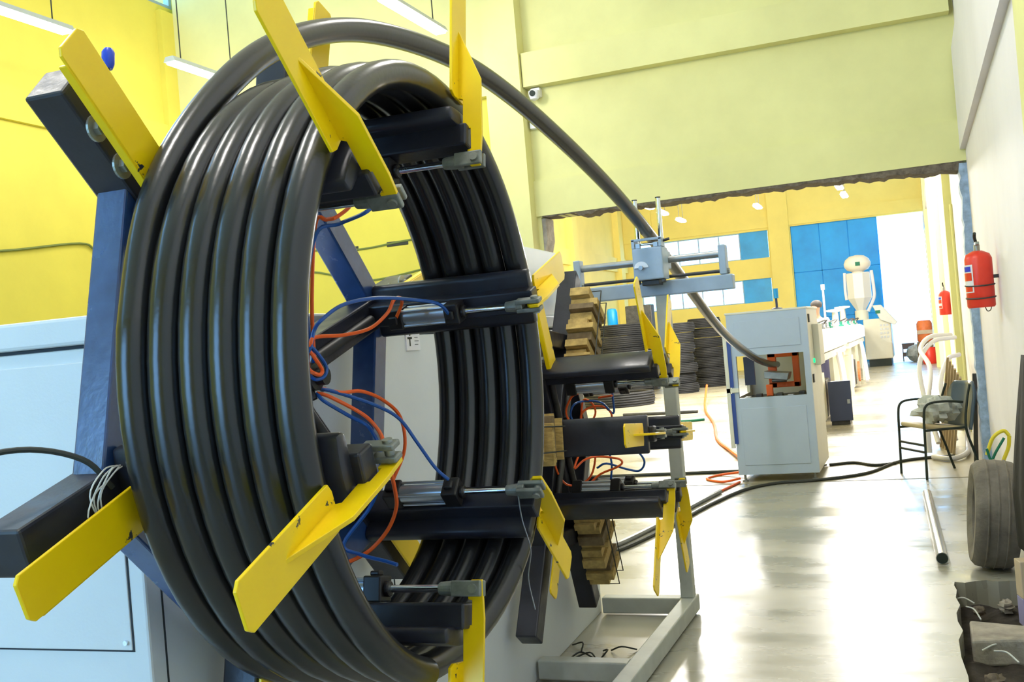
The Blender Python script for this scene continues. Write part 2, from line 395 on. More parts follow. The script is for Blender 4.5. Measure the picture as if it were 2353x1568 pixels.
tube_lamp(-6.5, 8.28, 9.45, 4.5, 'lit fluorescent tube lamp hanging at the wall corner behind the arching pipe', 'tube lamps of the near hall', LAMP_NEAR*0.36, 7.0)
tube_lamp(-3.96, 7.87, 9.07, 4.5, 'lit fluorescent tube lamp hanging above the top of the pipe arch', 'tube lamps of the near hall', LAMP_NEAR*0.45, 7.0)
tube_lamp(-3.9, 2.0, 3.2, 4.9, 'lit fluorescent tube lamp hanging over the winding machine', 'tube lamps of the near hall', LAMP_NEAR*0.6, 7.0)
tube_lamp(-1.3, 0.6, 1.8, 4.9, 'added unseen tube lamp hanging over the aisle beside the full coil', 'tube lamps of the near hall', LAMP_NEAR, 7.0)  # lamp added out of view to brighten the yellow plates
tube_lamp(-1.3, 4.4, 5.6, 4.9, 'added unseen tube lamp hanging over the pipe-guide stand', 'tube lamps of the near hall', LAMP_NEAR, 7.0)  # second added lamp above the view, more light for the plates
fl_lab = {-4.7: 'over the coil stacks', -2.9: 'in the middle row', -1.15: 'over the extrusion line'}
for x_, yl in ((-4.7, (20.1, 21.4, 23.2)), (-2.9, (19.6, 22.4)), (-1.15, (19.3, 20.8, 22.3))):
    for q_, yv in enumerate(yl):
        w_ = 'nearest the broken wall' if q_ == 0 else ('nearest the gate' if q_ == len(yl)-1 else 'between two others')
        tube_lamp(x_, yv-0.3, yv+0.3, 4.0, 'small lit lamp hanging %s, %s' % (fl_lab[x_], w_), 'lamps of the far hall', LAMP_FAR, 7.4)

# ================================================================== COILER CABINET
CF = -1.505   # face that carries the reels (machine coordinates)
cab = thing('coiler_cabinet', 'long white powder-coated machine cabinet carrying the two winding reels', 'machine', MWp(0, 0, 0), PSI)
bd = MB(); bd.box(-2.95, CF-0.004, 1.836, 5.45, 0.0, 1.53)
bd.build('body', CABW, cab, bevel=0.006)
MB().box(-2.96, CF, 1.828, 5.455, 1.538, 1.60).build('top_lid', CABW, cab, bevel=0.008)
MB().box(-2.94, CF-0.006, 1.842, 5.44, 1.529, 1.539).build('lid_gap', CABG, cab)
MB().box(-2.60, -1.552, 1.8315, 1.84, 0.875, 1.50).build('access_door', CABW, cab, bevel=0.002)
gp = MB(); gp.box(-2.60, -1.548, 1.8345, 1.839, 0.871, 0.8745); gp.box(-1.5518, -1.548, 1.8345, 1.839, 0.8745, 1.505)
gp.build('door_gap', CABG, cab)
MB().cyl((-1.565, 1.8325, 0.892), (-1.565, 1.825, 0.892), 0.0055, n=12).build('screw', CHROME, cab)
MB().box(CF-0.0045, CF-0.001, 1.884, 1.887, 0.02, 1.53).build('seam', CABG, cab)
MB().box(CF-0.0045, CF-0.001, 3.005, 3.009, 0.02, 1.53).build('seam', CABG, cab)
MB().box(-1.93, CF-0.02, 4.20, 4.60, 1.60, 1.79).build('upper_box', CABW, cab, bevel=0.008)
MB().box(-1.75, CF-0.02, 4.61, 5.20, 1.60, 1.93).build('upper_box', CABW, cab, bevel=0.008)
# warning sticker
st = MB().box(CF-0.004, CF+0.001, 3.24, 3.35, 1.475, 1.575).build('warning_sticker', LABELW, cab)
MB().box(CF, CF+0.002, 3.30, 3.345, 1.548, 1.572).build('yellow_field', LABELY, st)
ic = MB(); ic.box(CF, CF+0.002, 3.262, 3.270, 1.49, 1.52); ic.box(CF, CF+0.002, 3.248, 3.284, 1.514, 1.521)
ic.prism([(3.262, 1.525), (3.272, 1.545), (3.262, 1.57), (3.268, 1.572), (3.28, 1.545), (3.272, 1.525)], 'x', CF, CF+0.002)
ic.build('pictogram', BLACKI, st)
tx = MB()
for i in range(4): tx.box(CF, CF+0.002, 3.305, 3.338-0.006*(i % 2), 1.53-0.012*i, 1.532-0.012*i)
tx.build('printed_lines', BLACKI, st)

# ================================================================== WINDING REELS
def saddle_profile(r0, hw=0.078):
    # cross-section (r,t): gently curved plate with turned-in rounded sides
    out = []; n = 8
    for i in range(n+1):
        t = -hw + 2*hw*i/n; out.append((r0 + 0.038 - 0.010*(t/hw)**2, t))
    top = [(r0+0.004, hw), (r0-0.004, hw-0.010)]
    inn = [(r0-0.004, -hw+0.010), (r0+0.004, -hw)]
    return out + top + inn
reel_cache = {}
def reel(root, dR, phase, bp_r, hexr, arm_end, bar_mat, PT={}, BT={}, BR={}):
    th = [phase + k*PI/3 for k in range(6)]
    # shared meshes
    arm = MB().box(-0.515, -0.425, 0.05, arm_end, -0.045, 0.045).mesh('spoke_arm', bevel=0.006)
    hb = hexr*math.cos(PI/6); hl = hexr*math.sin(PI/6)
    bar = MB().box(-0.507, -0.433, hb-0.037, hb+0.037, -hl+0.02, hl-0.02).mesh('frame_bar', bevel=0.005)
    scr = MB().cyl((-0.412, 0.10, 0), (-0.412, 0.50+dR*0.6, 0), 0.014).mesh('adjusting_screw', True)
    bpl = MB().prism([(bp_r[0], -0.044), (bp_r[1]-0.012, -0.044), (bp_r[1], -0.032), (bp_r[1], 0.032), (bp_r[1]-0.012, 0.044), (bp_r[0], 0.044)], 'x', -0.392, -0.384)
    bpl.prism([(bp_r[0], 0.040), (bp_r[1]-0.03, 0.040), (bp_r[1]-0.03, 0.047), (bp_r[0], 0.047)], 'x', -0.405, -0.386)
    bpl = bpl.mesh('back_plate', bevel=0.002)
    blt = MB()
    blt.lathe([(0.026, -0.425), (0.026, -0.420)], 20, axis='x'); blt.lathe([(0.0145, -0.421), (0.0145, -0.408)], 6, axis='x'); blt.lathe([(0.008, -0.41), (0.008, -0.391)], 12, axis='x')
    blt = blt.mesh('bolt')
    sad = MB().prism(saddle_profile(0.580+dR), 'x', -0.43, 0.05).mesh('saddle_beam', smooth=True, bevel=0.006)
    tub = MB().box(-0.43, 0.07, 0.527+dR, 0.582+dR, -0.032, 0.032).mesh('arm_tube', bevel=0.005)
    R0 = 0.497+dR
    def c(mb): return mb
    brl = MB().cyl((-0.302, R0, 0), (-0.172, R0, 0), 0.0245, n=24)
    for sy in (-1, 1):
        for sz in (-1, 1): brl.cyl((-0.302, R0+0.021*sy, 0.021*sz), (-0.172, R0+0.021*sy, 0.021*sz), 0.004, n=8)
    brl = brl.mesh('barrel', True)
    cp1 = MB().box(-0.345, -0.300, R0-0.029, R0+0.029, -0.029, 0.029); cp1.box(-0.338, -0.312, R0-0.040, R0-0.028, -0.012, 0.012); cp1 = cp1.mesh('end_cap', bevel=0.004)
    cp2 = MB().box(-0.174, -0.130, R0-0.029, R0+0.029, -0.029, 0.029); cp2.cyl((-0.131, R0, 0), (-0.118, R0, 0), 0.018); cp2.box(-0.166, -0.142, R0-0.040, R0-0.028, -0.012, 0.012); cp2 = cp2.mesh('end_cap', bevel=0.004)
    rod = MB().cyl((-0.12, R0, 0), (0.01, R0, 0), 0.0085, n=14).mesh('piston_rod', True)
    clv = MB().cyl((0.0, R0, 0), (0.035, R0, 0), 0.014, 0.017, n=16)
    clv.box(0.033, 0.102, R0-0.017, R0+0.017, 0.006, 0.018); clv.box(0.033, 0.102, R0-0.017, R0+0.017, -0.018, -0.006); clv.box(0.033, 0.052, R0-0.017, R0+0.017, -0.0065, 0.0065)
    clv = clv.mesh('clevis', bevel=0.003)
    pin = MB().cyl((0.085, R0, -0.024), (0.085, R0, 0.024), 0.010, n=14).mesh('pin', True)
    st_ = MB().prism([(0.652+dR, -0.028), (0.66+dR, -0.045), (0.955+dR, -0.045), (0.968+dR, -0.033), (0.968+dR, 0.033), (0.955+dR, 0.045), (0.66+dR, 0.045), (0.652+dR, 0.028)], 'x', 0.036, 0.043).mesh('retaining_plate', bevel=0.0015)
    lv = MB()
    pr = [(0.478, 0.074), (0.478, 0.098), (0.56, 0.103), (0.70, 0.100), (0.835, 0.042), (0.655, 0.042), (0.650, 0.054), (0.576, 0.054), (0.574, 0.074), (0.522, 0.075), (0.52, 0.066), (0.49, 0.064)]
    n = len(pr); vs = [(s_, r_+dR, t_) for t_ in (-0.0045, 0.0045) for (r_, s_) in pr]
    lv.add(vs, [tuple(range(n)), tuple(range(2*n-1, n-1, -1))] + [(i, (i+1) % n, n+(i+1) % n, n+i) for i in range(n)])
    lv = lv.mesh('lever', bevel=0.0012)
    for k in range(6):
        R = (th[k], 0, 0)
        a_ = link('spoke_arm', arm, STEEL_B, root, rot=R)
        link('adjusting_screw', scr, METD, a_)
        link('frame_bar', bar, bar_mat, root, rot=(th[k]+PI/6, 0, 0))
        b_ = link('back_plate', bpl, YEL, root, loc=(0, BR.get(k, 0)*math.cos(th[k]), BR.get(k, 0)*math.sin(th[k])), rot=(th[k]+BT.get(k, 0), 0, 0))
        for q in (bp_r[0]+0.055, bp_r[0]+0.145):
            link('bolt', blt, BOLTM, b_, loc=(0, q, 0.036))
        sb = link('saddle_beam', sad, STEEL_B, root, rot=R)
        link('arm_tube', tub, STEEL_B, sb)
        cy = link('air_cylinder', brl, ALU, root, rot=R)
        for q, mm, nm in ((cp1, CAPM, 'end_cap'), (cp2, CAPM, 'end_cap'), (rod, CHROME, 'piston_rod'), (clv, CLEV, 'clevis'), (pin, BOLTM, 'pin')): link(nm, q, mm, cy)
        s_ = link('retaining_plate', st_, YEL, root, rot=(th[k]+PT.get(k, 0), 0, 0))
        link('lever', lv, YEL, s_)
    hub = MB(); hub.lathe([(0.13, -0.561), (0.13, -0.53), (0.095, -0.525), (0.095, -0.42), (0.07, -0.415), (0.07, -0.385)], 32, axis='x')
    hub.build('hub', STEEL_B, root, smooth=True, bevel=0.003)
    mf = MB().lathe([(0.034, -0.386), (0.034, -0.325), (0.022, -0.322), (0.022, -0.30)], 16, axis='x').build('air_manifold', CAPM, root, smooth=True)
    for i in range(6):
        t = i*PI/3+0.4; c_, s2 = math.cos(t), math.sin(t)
        MB().cyl((-0.345, 0.03*c_, 0.03*s2), (-0.335, 0.055*c_, 0.055*s2), 0.009, n=10).build('hose_fitting', METG if i % 2 else CAPM, mf)
def hose(root, pts, m_, r=0.0048, name='air_hose'):
    return MB().tube(smooth_path(pts, 6), r, 8).build(name, m_, root, smooth=True)

C1 = (-1.021, 2.179, 1.424)
reel1 = thing('winding_reel', 'black six-armed winding reel with yellow retaining plates holding the large black pipe coil', 'reel', C1, PSI)
reel(reel1, 0.0, 0.2903, (0.63, 0.945), 0.625, 0.872, STEEL_N, {1: 0.015, 2: 0.02, 3: 0.05, 4: 0.015, 5: 0.05}, {1: -0.07, 2: -0.01, 3: 0.05, 4: -0.05}, {1: 0.09, 4: -0.18})
HO = {
 'b1': (BLUEH, [(-0.34, -0.05, 0.03), (-0.30,-0.067,0.068),(-0.30,-0.041,0.109),(-0.28,-0.035,0.133),(-0.26,0.041,0.168),(-0.22,0.151,0.182),(-0.18,0.299,0.175),(-0.16,0.395,0.163),(-0.155,0.455,0.128)]),
 'o1': (ORANGE, [(-0.34, -0.05, 0.02), (-0.30,-0.067,0.073),(-0.30,-0.037,0.093),(-0.30,0.102,0.096),(-0.29,0.228,0.111),(-0.28,0.317,0.15),(-0.27,0.343,0.185),(-0.27,0.385,0.191),(-0.29,0.432,0.175),(-0.325,0.45,0.13)]),
 'b2': (BLUEH, [(-0.33,-0.03,0.02),(-0.31,-0.057,0.074),(-0.30,-0.024,0.047),(-0.30,0.002,0.019),(-0.30,-0.012,-0.001),(-0.30,-0.053,-0.006),(-0.33,-0.03,0.006)]),
 'o2': (ORANGE, [(-0.33,-0.03,0.02),(-0.31,-0.059,0.061),(-0.30,-0.046,0.042),(-0.30,-0.019,0.015),(-0.29,-0.049,0.004),(-0.29,-0.082,0.011),(-0.33,-0.03,0.02)]),
 'o3': (ORANGE, [(-0.33,0.02,-0.03),(-0.30,0.067,-0.045),(-0.29,0.151,-0.048),(-0.28,0.248,-0.078),(-0.28,0.344,-0.132),(-0.285,0.365,-0.219),(-0.32,0.345,-0.305)]),
 'b3': (BLUEH, [(-0.33,0.02,-0.03),(-0.30,0.067,-0.048),(-0.27,0.201,-0.092),(-0.24,0.259,-0.133),(-0.21,0.29,-0.20),(-0.18,0.321,-0.269),(-0.155,0.345,-0.305)]),
 'o4': (ORANGE, [(-0.33,0.0,-0.04),(-0.30,0.007,-0.051),(-0.24,0.046,-0.098),(-0.20,0.035,-0.13),(-0.14,-0.050,-0.156),(-0.12,-0.071,-0.209),(-0.14,-0.009,-0.282),(-0.16,0.028,-0.329),(-0.20,0.053,-0.384),(-0.25,0.051,-0.43),(-0.29,0.02,-0.450),(-0.325,-0.01,-0.455)]),
 'b4': (BLUEH, [(-0.33,0.0,-0.04),(-0.31,-0.004,-0.06),(-0.27,0.035,-0.10),(-0.22,0.045,-0.135),(-0.16,-0.028,-0.20),(-0.22,0.03,-0.31),(-0.30,0.016,-0.406),(-0.26,0.024,-0.435),(-0.19,0.009,-0.448),(-0.155,0.0,-0.455)]),
 'o5': (ORANGE, [(-0.33,0.0,0.03),(-0.30,-0.04,0.18),(-0.25,-0.082,0.352),(-0.22,-0.084,0.358),(-0.20,-0.068,0.364),(-0.25,0.10,0.42),(-0.325,0.12,0.455)]),
 'b5': (BLUEH, [(-0.33,0.0,0.03),(-0.31,-0.05,0.17),(-0.25,-0.086,0.326),(-0.20,-0.061,0.348),(-0.12,-0.071,0.367),(-0.13,0.03,0.42),(-0.155,0.12,0.455)]),
}
for k_, (m_, p_) in HO.items(): hose(reel1, p_, m_)
# loose strapping string and a black cable by the lower spoke arm
for q in range(5):
    a0 = rr.uniform(-0.03, 0.03); pts = [(-0.42, -0.60+a0, -0.13), (-0.40, -0.66+a0, -0.16+0.03*rr.random()), (-0.40, -0.70+a0, -0.22+0.05*rr.random()), (-0.41, -0.66, -0.25+0.03*rr.random())]
    MB().tube(smooth_path(pts, 5), 0.0016, 5).build('string', STRING, reel1)
tag(MB().tube(smooth_path([(-0.42, -0.62, -0.17), (-0.45, -0.66, -0.11), (-0.52, -0.74, -0.08), (-0.60, -0.86, -0.10), (-0.68, -0.98, -0.14), (-0.82, -1.12, -0.45), (-0.90, -1.20, -1.10), (-0.95, -1.30, -1.41), (-1.3, -1.6, -1.417)], 6), 0.0055, 8).build('black_cable', WIRE, None, C1, (0, 0, PSI), smooth=True), 'thin black cable looping from the lower spoke arm down past the white cabinet', 'cable')
MB().tube(smooth_path([(0.03, 0.36, -0.335), (0.035, 0.365, -0.42), (0.05, 0.37, -0.50), (0.03, 0.39, -0.58), (0.045, 0.38, -0.66)], 6), 0.0018, 5).build('loose_wire', METG, reel1)
MB().lathe([(0.009, 0), (0.0125, 0.01), (0.0125, 0.034), (0.008, 0.042)], 16).build('crank_grip', mat('blue_grip', (0.01, 0.06, 0.55), 0.35), reel1, loc=(-0.43, -0.528, 0.640), rot=(-0.15, 0, 0), smooth=True)
MB().tube([(-0.43, -0.528, 0.645), (-0.43, -0.545, 0.60), (-0.45, -0.60, 0.56)], 0.005, 8).build('crank_rod', METD, reel1)

D2 = -0.241
C2v = MWp(-0.944, 4.502, 1.032)
reel2 = thing('winding_reel', 'empty black winding reel with drawn-in yellow plates behind the full coil', 'reel', tuple(C2v), PSI)
reel(reel2, D2, -0.088, (0.36, 0.74), 0.52, 0.925, STEEL_B)
HO2 = [(ORANGE, [(-0.34,-0.03,0.02),(-0.42,-0.10,-0.05),(-0.42,-0.13,-0.12),(-0.40,-0.06,-0.20),(-0.35,0.03,-0.21),(-0.30,0.03,-0.16),(-0.28,0.02,-0.06),(-0.33,0.0,-0.03)]),
       (ORANGE, [(-0.33,0.02,-0.03),(-0.36,-0.05,-0.13),(-0.32,-0.03,-0.10),(-0.27,0.0,-0.09),(-0.17,-0.02,-0.10),(-0.15,-0.02,-0.12),(-0.18,-0.02,-0.14),(-0.26,0.0,-0.17),(-0.32,-0.02,-0.22)]),
       (BLUEH, [(-0.27,0.0,-0.14),(-0.22,-0.02,-0.12),(-0.14,0.0,-0.15),(-0.08,0.0,-0.16),(-0.05,-0.02,-0.12),(-0.07,-0.05,-0.07),(-0.12,-0.09,-0.03)]),
       (BLUEH, [(-0.22,0.03,-0.06),(-0.21,0.03,-0.13),(-0.22,0.03,-0.20)]),
       (ORANGE, [(-0.34,-0.02,0.02),(-0.38,-0.04,0.11),(-0.35,-0.05,0.18),(-0.31,-0.07,0.20)]),
       (ORANGE, [(-0.33,0.02,0.03),(-0.32,-0.01,0.10),(-0.28,0.0,0.13),(-0.22,0.0,0.13),(-0.18,-0.02,0.10),(-0.20,0.04,0.05)]),
       (ORANGE, [(-0.33,0.0,0.04),(-0.31,0.0,0.16),(-0.27,0.0,0.15),(-0.26,0.01,0.10),(-0.30,0.0,0.04)]),
       (BLUEH, [(-0.33,-0.02,0.03),(-0.36,-0.04,0.10),(-0.34,-0.04,0.15),(-0.30,0.0,0.16),(-0.22,-0.02,0.15),(-0.17,-0.02,0.10),(-0.16,-0.05,0.19)]),
       (ORANGE, [(-0.24,0.02,0.17),(-0.20,-0.02,0.175),(-0.16,-0.06,0.18)])]
for m_, p_ in HO2: hose(reel2, p_, m_)
# wooden packing blocks strapped to every second arm of the empty reel
for k in (1, 3, 5):
    th_ = -0.088 + k*PI/3
    g_ = MB().box(-0.425, -0.30, 0.385, 0.40, -0.085, 0.085).build('wooden_packing', WOOD, reel2, rot=(th_, 0, 0))
    r_ = 0.402
    for i in range(9):
        h = 0.030+0.008*((i*7) % 3); dx = 0.012*(((i*5) % 4)-1.5); dt = 0.010*(((i*3) % 5)-2)
        MB().box(-0.424, -0.31+dx, r_, r_+h, -0.085+dt, 0.085+dt).build('block', WOOD if i % 4 != 2 else WOODD, g_, bevel=0.002)
        r_ += h+0.003
    for tq in (-0.05, 0.05):
        sp = MB()
        sp.tube([(-0.285, 0.40, tq), (-0.285, r_+0.004, tq), (-0.42, r_+0.004, tq)], 0.003, 6)
        sp.build('binding_wire', WIRE, g_)

# ================================================================== THE PIPE: coil on the first reel, arch, guide, haul-off
PR = 0.0322; RC = 0.652; RV = 0.668
pts = []
M1 = Matrix.Translation(C1) @ Matrix.Rotation(PSI, 4, 'Z')
def coil_pt(s, r, th): return M1 @ Vector((s, r*math.cos(th), r*RV/RC*math.sin(th)-0.004))
# inner end of the first turn lies at the bottom of the reel
turns = 5.0; seg = 72
th_end = math.radians(169.7)
# angle decreases along the pipe from the coil's inner end to the lead
total = turns*2*PI + math.radians(250-169.7)
th_start = th_end + total
N_ = int(seg*total/(2*PI))
PITCH_ = 0.0648
for i in range(N_+1):
    th_ = th_start - total*i/N_
    tt = (th_start-th_)/(2*PI)           # turns made
    w_i = int(tt); fr_ = tt-w_i
    # every turn lies flat and steps over to its neighbour within a short stretch (at the hidden bottom side)
    step = min(1.0, max(0.0, (fr_-0.80)/0.18)); step = step*step*(3-2*step)
    s_ = -PITCH_*(w_i+step)
    s_ = max(s_, -PITCH_*5.0)
    r_ = RC + 0.004*math.sin(3.1*w_i+1.3*th_)
    pts.append(coil_pt(s_, r_, th_))
lead = [(-1.34,1.567,1.64),(-1.34,1.589,1.706),(-1.34,1.622,1.784),(-1.34,1.657,1.847),(-1.34,1.731,1.944),(-1.34,1.878,2.069),(-1.34,1.982,2.145),(-1.34,2.075,2.20),(-1.34,2.209,2.264),(-1.34,2.387,2.322),(-1.334,2.54,2.361),(-1.325,2.699,2.381),(-1.307,3.031,2.40),(-1.299,3.204,2.40),(-1.288,3.485,2.371),(-1.279,3.746,2.327),(-1.265,4.206,2.252),(-1.253,4.672,2.149),(-1.248,4.92,2.083),(-1.242,5.217,2.005),(-1.258,5.852,1.86),(-1.268,6.149,1.777),(-1.28,6.552,1.692),(-1.294,7.097,1.534),(-1.305,7.578,1.442),(-1.315,8.036,1.362),(-1.329,8.842,1.249),(-1.342,9.712,1.132),(-1.353,10.35,1.085),(-1.353,10.9,1.07)]
def relax(P, n=3):
    P = [Vector(p) for p in P]
    for _ in range(n): P = [P[0]] + [(P[i-1]+P[i]*2+P[i+1])/4 for i in range(1, len(P)-1)] + [P[-1]]
    return P
lead = relax([pts[-1]] + lead, 2)
pts = pts[:-1] + smooth_path(lead, 6)
pipe = MB().tube(pts, PR, 20).build('black_pipe', PIPE, smooth=True)
tag(pipe, 'thick black polyethylene pipe coiled on the near reel and arching over to the white machine', 'pipe')

# ================================================================== TRAVERSE STAND
ts = thing('traverse_stand', 'pale grey pipe-guide stand with floor frame, post and cross beam', 'stand', (0, 0, 0))
MB().box(-1.245, -1.17, 3.0, 5.42, 0.012, 0.095).build('floor_bar', GREYF, ts, bevel=0.006)
MB().box(-1.67, -1.246, 5.31, 5.385, 0.012, 0.095).build('floor_bar', GREYF, ts, bevel=0.006)
MB().box(-1.645, -1.246, 4.23, 4.305, 0.012, 0.095).build('floor_bar', GREYF, ts, bevel=0.006)
for (x_, y_) in ((-1.20, 5.36), (-1.20, 4.27), (-1.20, 3.4)):
    MB().cyl((x_, y_, 0), (x_, y_, 0.014), 0.02, n=12).build('foot', METD, ts)
MB().box(-1.245, -1.178, 5.315, 5.38, 0.095, 1.665).build('post', GREYF, ts, bevel=0.005)
MB().box(-1.66, -0.84, 5.31, 5.385, 1.662, 1.738).build('cross_beam', STANDB, ts, bevel=0.006)
for x_ in (-0.885, -1.655):
    e_ = MB(); e_.box(x_-0.018, x_+0.018, 5.31, 5.385, 1.739, 1.89)
    e_ = e_.build('end_bracket', STANDB, ts, bevel=0.005)
    MB().cyl((x_+0.018, 5.335, 1.755), (x_+0.03, 5.335, 1.755), 0.014, n=6).build('nut', BOLTM, e_)
MB().cyl((-1.67, 5.345, 1.845), (-0.885, 5.345, 1.845), 0.019, n=18).build('guide_rod', METG, ts, smooth=True)
MB().cyl((-1.67, 5.335, 1.757), (-0.885, 5.335, 1.757), 0.009, n=12).build('lead_screw', METD, ts, smooth=True)
car = MB().box(-1.312, -1.157, 5.17, 5.30, 1.742, 1.905).build('carriage', STANDB, ts, bevel=0.006)
MB().box(-1.335, -1.165, 5.30, 5.40, 1.80, 1.89).build('slide_block', STANDB, car, bevel=0.004)
nb_ = MB(); nb_.box(-1.28, -1.19, 5.20, 5.29, 1.715, 1.742); nb_.box(-1.31, -1.285, 5.18, 5.21, 1.722, 1.742); nb_.box(-1.175, -1.155, 5.18, 5.21, 1.722, 1.742)
nb_.build('nut_block', METD, car, bevel=0.004)
d_ = []
for i in range(17): t = PI*i/16; d_.append((1.805+0.032*math.sin(t), -1.268+0.036*math.cos(t)))
MB().prism(d_, 'y', 5.163, 5.1705).build('dial', DIAL, car)
MB().cyl((-1.268, 5.163, 1.804), (-1.268, 5.148, 1.804), 0.011, n=16).build('knob', METG, car, smooth=True)
tf = MB(); tf.box(-1.312, -1.296, 5.17, 5.25, 1.905, 1.95); tf.box(-1.173, -1.157, 5.17, 5.25, 1.905, 1.95); tf.box(-1.312, -1.157, 5.17, 5.183, 1.940, 1.953)
tf.build('roller_frame', STANDB, car, bevel=0.002)
MB().cyl((-1.296, 5.20, 1.925), (-1.173, 5.20, 1.925), 0.007, n=14).build('roller', CHROME, car, smooth=True)
MB().box(-1.292, -1.270, 5.175, 5.20, 1.906, 1.928).build('roller_stop', METG, car)
MB().box(-1.200, -1.178, 5.175, 5.20, 1.906, 1.928).build('roller_stop', METG, car)
for x_, zt in ((-1.312, 2.165), (-1.188, 2.165)):
    p_ = MB().cyl((x_, 5.315, 1.885), (x_, 5.315, zt), 0.0125, n=16).build('guide_post', CHROME, car, smooth=True)
    MB().cyl((x_, 5.315, zt), (x_, 5.315, zt+0.006), 0.014, n=16).build('post_cap', METD, p_)
MB().cyl((-1.157, 5.22, 1.935), (-1.125, 5.22, 1.942), 0.007, n=8).build('wing_screw', METD, car)

# ================================================================== HAUL-OFF MACHINE (white cabinet of the far hall)
hx0, hx1, hy0, hy1, hz0, hz1 = -1.69, -0.945, 10.05, 11.12, 0.07, 1.60
ho = thing('haul_off_machine', 'white haul-off cabinet with an open window through which the black pipe passes', 'machine')
pn = MB(); pn.box(hx0, hx1, hy0, hy0+0.05, 1.20, hz1); pn.box(hx0, hx1, hy0, hy0+0.05, hz0, 0.80); pn.box(hx0, -1.625, hy0, hy0+0.05, 0.80, 1.20); pn.box(-1.0, hx1, hy0, hy0+0.05, 0.80, 1.20)
pn.build('front_panel', MACHB, ho)
MB().box(hx0+0.07, hx1-0.07, hy0-0.006, hy0+0.002, 0.16, 0.70).build('lower_panel', MACHB, ho, bevel=0.002)
MB().box(hx0+0.07, hx1-0.07, hy0-0.006, hy0+0.002, 1.27, 1.53).build('upper_panel', MACHB, ho, bevel=0.002)
MB().box(hx1-0.03, hx1, hy0+0.052, hy1, hz0, hz1).build('side_panel', MACHW, ho)
MB().box(hx0, hx0+0.03, hy0+0.052, hy0+0.95, hz0, 0.80).build('side_panel', MACHW, ho)
MB().box(hx0, hx0+0.03, hy0+0.955, hy1, hz0, hz1).build('side_panel', MACHW, ho)
MB().box(hx0, hx1, hy1, hy1+0.04, hz0, hz1).build('back_panel', MACHW, ho)
MB().box(hx0-0.01, hx1+0.01, hy0-0.005, hy1+0.045, hz1, hz1+0.02).build('top_panel', MACHW, ho, bevel=0.004)
MB().box(hx0+0.03, hx1-0.03, hy0+0.05, hy1, 0.70, 0.76).build('inner_bed', METD, ho)
for (x_, y_) in ((hx0+0.05, hy0+0.06), (hx1-0.05, hy0+0.06), (hx0+0.05, hy1-0.05), (hx1-0.05, hy1-0.05)):
    MB().lathe([(0.03, 0), (0.03, 0.015), (0.012, 0.02), (0.012, 0.072)], 12, (x_, y_, 0)).build('levelling_foot', METG, ho)
ob = MB(); ob.box(-1.41, -1.33, 10.62, 10.70, 0.85, 1.20); ob.box(-1.17, -1.11, 10.62, 10.70, 0.85, 1.20); ob.box(-1.41, -1.11, 10.62, 10.70, 1.15, 1.20); ob.box(-1.41, -1.11, 10.62, 10.70, 0.85, 0.90)
ob.build('orange_frame', ORM, ho, bevel=0.005)
MB().box(-1.40, -1.34, 10.30, 10.36, 0.77, 0.90).build('orange_bracket', ORM, ho, bevel=0.004)
MB().prism([(0.96, -1.42), (1.03, -1.42), (1.00, -1.18), (0.93, -1.20)], 'y', 10.35, 10.60).build('clamp_pad', METG, ho, bevel=0.006)
MB().cyl((-1.36, 10.48, 0.93), (-1.22, 10.48, 0.93), 0.022).build('roller', METG, ho, smooth=True)
for i in range(6):
    MB().box(-1.60+0.10*i, -1.54+0.10*i, 10.2+0.05*(i % 3), 10.3+0.05*(i % 3), 0.76, 0.80+0.02*(i % 2)).build('chain_pad', METD if i % 2 else METG, ho, bevel=0.006)
# open side door with blue panes
sd = MB(); sd.box(-1.735, -1.70, hy0-0.02, hy0+0.02, 0.33, 1.40); sd.box(-1.735, -1.62, hy0-0.02, hy0+0.02, 0.86, 0.90)
sd.build('side_door', MACHW, ho)
for z0, z1 in ((0.37, 0.85), (0.91, 1.36)): MB().box(-1.702, -1.665, hy0-0.012, hy0-0.004, z0, z1).build('blue_pane', BLUEP, ho)
MB().box(-1.62, -1.52, hy0+0.40, hy0+0.44, 0.90, 1.18).build('inner_door', NAVY, ho)
MB().cyl((hx1+0.0, hy0+0.35, 1.10), (hx1+0.014, hy0+0.35, 1.10), 0.022, n=16).build('green_button', GREENL, ho)
for z_ in (1.47, 0.90): MB().box(hx1-0.001, hx1+0.012, hy0+0.12, hy0+0.2, z_, z_+0.08).build('door_catch', METD, ho, bevel=0.003)
bx = MB(); bx.box(hx1+0.0, hx1+0.06, hy0+0.45, hy0+0.9, 1.05, 1.45); bx.build('switch_box', MACHW, ho, bevel=0.005)
sg = MB().cyl((-1.30, 10.85, 1.62), (-1.30, 10.85, 1.74), 0.012).build('signal_post', NAVY, ho)
MB().cyl((-1.30, 10.85, 1.74), (-1.30, 10.85, 1.84), 0.026, n=14).build('blue_signal_lamp', BLUEGL, sg, smooth=True)
MB().lathe([(0.055, 0), (0.055, 0.02), (0.02, 0.03)], 14, (-1.30, 10.85, 1.62)).build('signal_base', NAVY, sg)

# open navy control-box door beside the line
nv = thing('control_cabinet', 'low navy cabinet with open door beside the cooling tanks', 'cabinet')
MB().box(-1.23, -0.925, 15.30, 15.34, 0.06, 0.62).build('door', NAVY, nv, bevel=0.006)
MB().box(-1.23, -0.96, 15.345, 15.8, 0.06, 0.60).build('body', MACHW, nv, bevel=0.006)
MB().box(-0.985, -0.945, 15.285, 15.302, 0.30, 0.36).build('handle', METG, nv)
MB().box(-1.22, -0.97, 15.35, 15.79, 0.0, 0.06).build('plinth', METD, nv)

